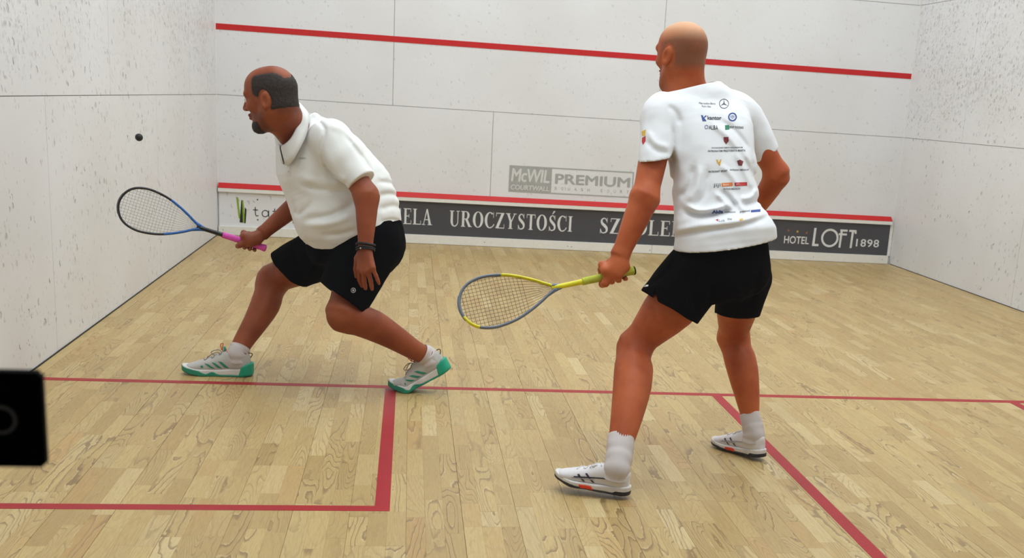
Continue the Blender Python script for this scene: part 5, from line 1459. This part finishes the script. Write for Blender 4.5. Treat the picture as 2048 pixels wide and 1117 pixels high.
    hL, hR = J(1339, 615, 3.10), J(1474, 628, 3.32)
    nL = nrm((-0.47, -0.02, -0.88)); nR = nrm(np.array((0.02, 0.0, -1.0)))
    cav = [open_tube(T, J(1388, 550, 3.115), 0.122, hL, 0.122, nL, 0.04, 0.010, 0.08), open_tube(T, J(1488, 556, 3.22), 0.108, hR, 0.088, nR, 0.04, 0.010, 0.08)]
    tl = [([(1380, 520), (1350, 560), (1330, 590)], 0.008, 9), ([(1400, 530), (1385, 580), (1390, 625)], -0.008, 8), ([(1440, 520), (1425, 570), (1418, 610)], -0.010, 7),
          ([(1470, 560), (1480, 600), (1476, 635)], 0.006, 8), ([(1520, 520), (1510, 570), (1500, 620)], -0.006, 8), ([(1350, 525), (1325, 555), (1300, 570)], -0.006, 6)]
    def slit(P, d):
        x, y = px_of(P); m = (np.abs(x-(1311-(610-y)*0.03)) < (y-574)*0.16) & (y > 574) & (x < 1330)
        return np.where(m, np.maximum(d, 0.004), d)
    T.post = shell_post(lambda P: creases(P, tl)+(vnoise(P*20)-0.5)*0.006, [], 0.005, 0.07, slit, cav)
    T.margin = 0.02
    to, TV, TQ = sdf_obj('shorts', T, 0.0044, M_SHORTS2, root, 0.03, 2)
    tb = bvh_of(TV, TQ)
    px_poly([(1287, 570), (1297, 570), (1296, 573), (1285, 574.5), (1289, 572)], tb, wht, to, 'shorts_mark')
    # ---------------- socks
    sock(root, ankL[1], ankL[0], knL, 0.125, 0.046, 0.049, 0.0018)
    sock(root, ankR[1], ankR[0], knR, 0.085, 0.045, 0.0405, 0.0008)
    return dict(butt=butt, thr=thr, A=A)
P2 = man_tee()
# ================================================================== rackets and ball
def racket(label, butt, axis, nrm_dir, frame_cols, shaft_m, grip_m, cap_m, string_m, length=0.685, wid=1.0, segs=()):
    A = nrm(axis); N = nrm(np.asarray(nrm_dir)-A*(np.asarray(nrm_dir)@A)); S_ = np.cross(N, A); b0 = np.asarray(butt, float); k = length/0.685
    root = empty('squash_racket', tuple(b0)); tag(root, label, 'racket')
    P = lambda x, y, z=0.0: b0+k*(x*A+y*wid*S_+z*N)
    half = [(0.318, 0.006), (0.345, 0.020), (0.385, 0.044), (0.430, 0.067), (0.480, 0.087), (0.530, 0.098), (0.580, 0.101), (0.625, 0.091), (0.655, 0.072), (0.674, 0.046), (0.6835, 0.018)]
    pts = [(x, w) for x, w in half]+[(0.685, 0.0)]+[(x, -w) for x, w in half[::-1]]
    O = catmull(np.array(pts), 6)
    def put(name, V, F, mm, par=root, sm=True):
        o = mesh_obj(name, V, F, mm, None, sm); reparent(o, par); return o
    def ribbon(O, hw, hd):
        T = np.gradient(O, axis=0); T /= np.linalg.norm(T, axis=1)[:, None]; Nn = np.stack([-T[:, 1], T[:, 0]], 1)
        V, F = [], []; n = 10
        for i in range(len(O)):
            for j in range(n):
                t = 2*math.pi*j/n; c = O[i]+Nn[i]*hw*math.cos(t); V.append(P(c[0], c[1], hd*math.sin(t)))
        F = [(i*n+j, i*n+(j+1) % n, (i+1)*n+(j+1) % n, (i+1)*n+j) for i in range(len(O)-1) for j in range(n)]
        F += [tuple(range(n-1, -1, -1)), tuple((len(O)-1)*n+j for j in range(n))]
        return V, F
    fr = put('frame', *ribbon(O, 0.0058, 0.0095), frame_cols[0])
    for (i0, i1, mm) in segs:
        a, b = int(i0*(len(O)-1)), int(i1*(len(O)-1))
        put('frame_band', *ribbon(O[a:b+1], 0.0061, 0.0098), mm, fr)
    put('bumper', *ribbon(O[int(0.40*len(O)):int(0.60*len(O))]*1.0+np.array((0.003, 0)), 0.0048, 0.006), frame_cols[1], fr)
    # throat and shaft
    V, F = tube_arrays([P(x, 0) for x in (0.175, 0.22, 0.27, 0.305, 0.330)], np.array([0.0125, 0.0108, 0.0100, 0.0105, 0.0085])*k, 12)
    put('shaft', V, F, shaft_m)
    for sg in (1, -1):
        V, F = tube_arrays([P(x, sg*y) for x, y in ((0.285, 0.003), (0.305, 0.006), (0.325, 0.012), (0.350, 0.023))], np.array([0.006, 0.0075, 0.0075, 0.0062])*k, 8)
        put('throat', V, F, frame_cols[2])
    gv, gf = [], []; ng, mg = 8, 60
    for i in range(mg+1):
        t = i/mg; x = 0.004+0.205*t; r = 0.0158*(1-0.10*t)+0.0016*math.exp(-((t)/0.05)**2)+0.0004*((t*16) % 1.0)
        for j in range(ng*2):
            a = 2*math.pi*(j+0.5)/(ng*2); gv.append(P(x, r*math.cos(a)*1.0/wid, r*1.12*math.sin(a)))
    n2 = ng*2
    gf = [(i*n2+j, i*n2+(j+1) % n2, (i+1)*n2+(j+1) % n2, (i+1)*n2+j) for i in range(mg) for j in range(n2)]+[tuple(range(n2-1, -1, -1)), tuple(mg*n2+j for j in range(n2))]
    put('grip', gv, gf, grip_m, sm=False)
    V, F = tube_arrays([P(x, 0) for x in (-0.003, 0.0, 0.006, 0.009)], np.array([0.013, 0.0172, 0.0178, 0.0165])*k, 14)
    put('butt_cap', V, F, cap_m)
    # strings: mains fan along the head, crosses lie across; slight over-under weave
    def width_at(x): return float(np.interp(x, [h[0] for h in half]+[0.685], [h[1] for h in half]+[0.0]))
    nm = 14
    for i in range(nm):
        yy = (i-(nm-1)/2)/((nm-1)/2)*0.090; y0 = yy*0.30
        xs = np.linspace(0.330, 0.684, 60); ln = []
        for x in xs:
            t = np.clip((x-0.330)/0.20, 0, 1); t = t*(2-t)
            y = y0*0.75+(yy-y0*0.75)*t
            if abs(y) < width_at(x)-0.002: ln.append(P(x, y, 0.0007*math.sin(x*300+i*math.pi)))
        if len(ln) > 3: V, F = tube_arrays(ln[::3]+[ln[-1]], 0.00068*k, 5); put('string', V, F, string_m)
    for j in range(17):
        x = 0.435+j*0.0146; w = width_at(x)-0.001
        ln = [P(x, y, -0.0007*math.sin(x*300)) for y in np.linspace(-w, w, 8)]
        V, F = tube_arrays(ln, 0.00068*k, 5); put('string', V, F, string_m)
    return root
M_FR_GREY = plain('grey_blue_carbon', srgb(112, 122, 138), 0.35); M_YEL = plain('yellow_paint', srgb(228, 216, 20), 0.35); M_YGRIP = plain('yellow_green_wrap', srgb(190, 196, 66), 0.8)
M_FR_BLACK = plain('black_carbon', srgb(24, 24, 27), 0.3); M_BLUE = plain('blue_paint', srgb(28, 98, 176), 0.35); M_PINK = plain('pink_grip_wrap', srgb(242, 92, 200), 0.75, var=0.08)
M_STR_D = plain('dark_string', srgb(62, 52, 36), 0.5); M_STR_L = plain('grey_string', srgb(150, 146, 144), 0.5); M_FR_SIL = plain('grey_bumper', srgb(120, 118, 118), 0.5)
tip2 = J(920, 617, 3.03); cam2 = nrm(CAM-tip2)
racket('grey and yellow squash racket held low by the bald man', P2['butt'], tip2-P2['butt'], cam2+np.array((0.0, 0.0, 0.35)),
       (M_FR_GREY, M_FR_GREY, M_FR_GREY), M_YEL, M_YGRIP, M_BLACK_METAL, M_STR_D, float(np.linalg.norm(tip2-P2['butt'])), 1.0, ((0.80, 0.985, M_YEL), (0.33, 0.43, M_YEL)))
tip1 = J(238, 405, 4.36); cam1 = nrm(CAM-tip1)
racket('black and blue squash racket with pink grip held by the bearded man', P1['butt'], tip1-P1['butt'], cam1+np.array((0.1, 0.0, 0.1)),
       (M_FR_BLACK, M_FR_SIL, M_BLUE), M_FR_BLACK, M_PINK, M_PINK, M_STR_L, float(np.linalg.norm(tip1-P1['butt'])), 1.0, ((0.0, 0.17, M_BLUE), (0.83, 1.0, M_BLUE)))
# ball in flight
M_BALL = plain('black_rubber_ball', srgb(24, 24, 26), 0.6, scale=300, var=0.3)
bc = J(278, 275, 5.55); V, F = [], []; n, m_ = 24, 14
for i in range(m_+1):
    for k_ in range(n):
        a, b = math.pi*i/m_, 2*math.pi*k_/n; r_ = 0.0202*(1-0.03*math.exp(-((a-math.pi/2)/0.05)**2))
        V.append((bc[0]+r_*math.sin(a)*math.cos(b), bc[1]+r_*math.sin(a)*math.sin(b), bc[2]+r_*math.cos(a)))
F = [(i*n+k_, i*n+(k_+1) % n, (i+1)*n+(k_+1) % n, (i+1)*n+k_) for i in range(m_) for k_ in range(n)]
tag(mesh_obj('squash_ball', V, F, M_BALL, None, True), 'small black rubber squash ball flying beside the left wall', 'ball')
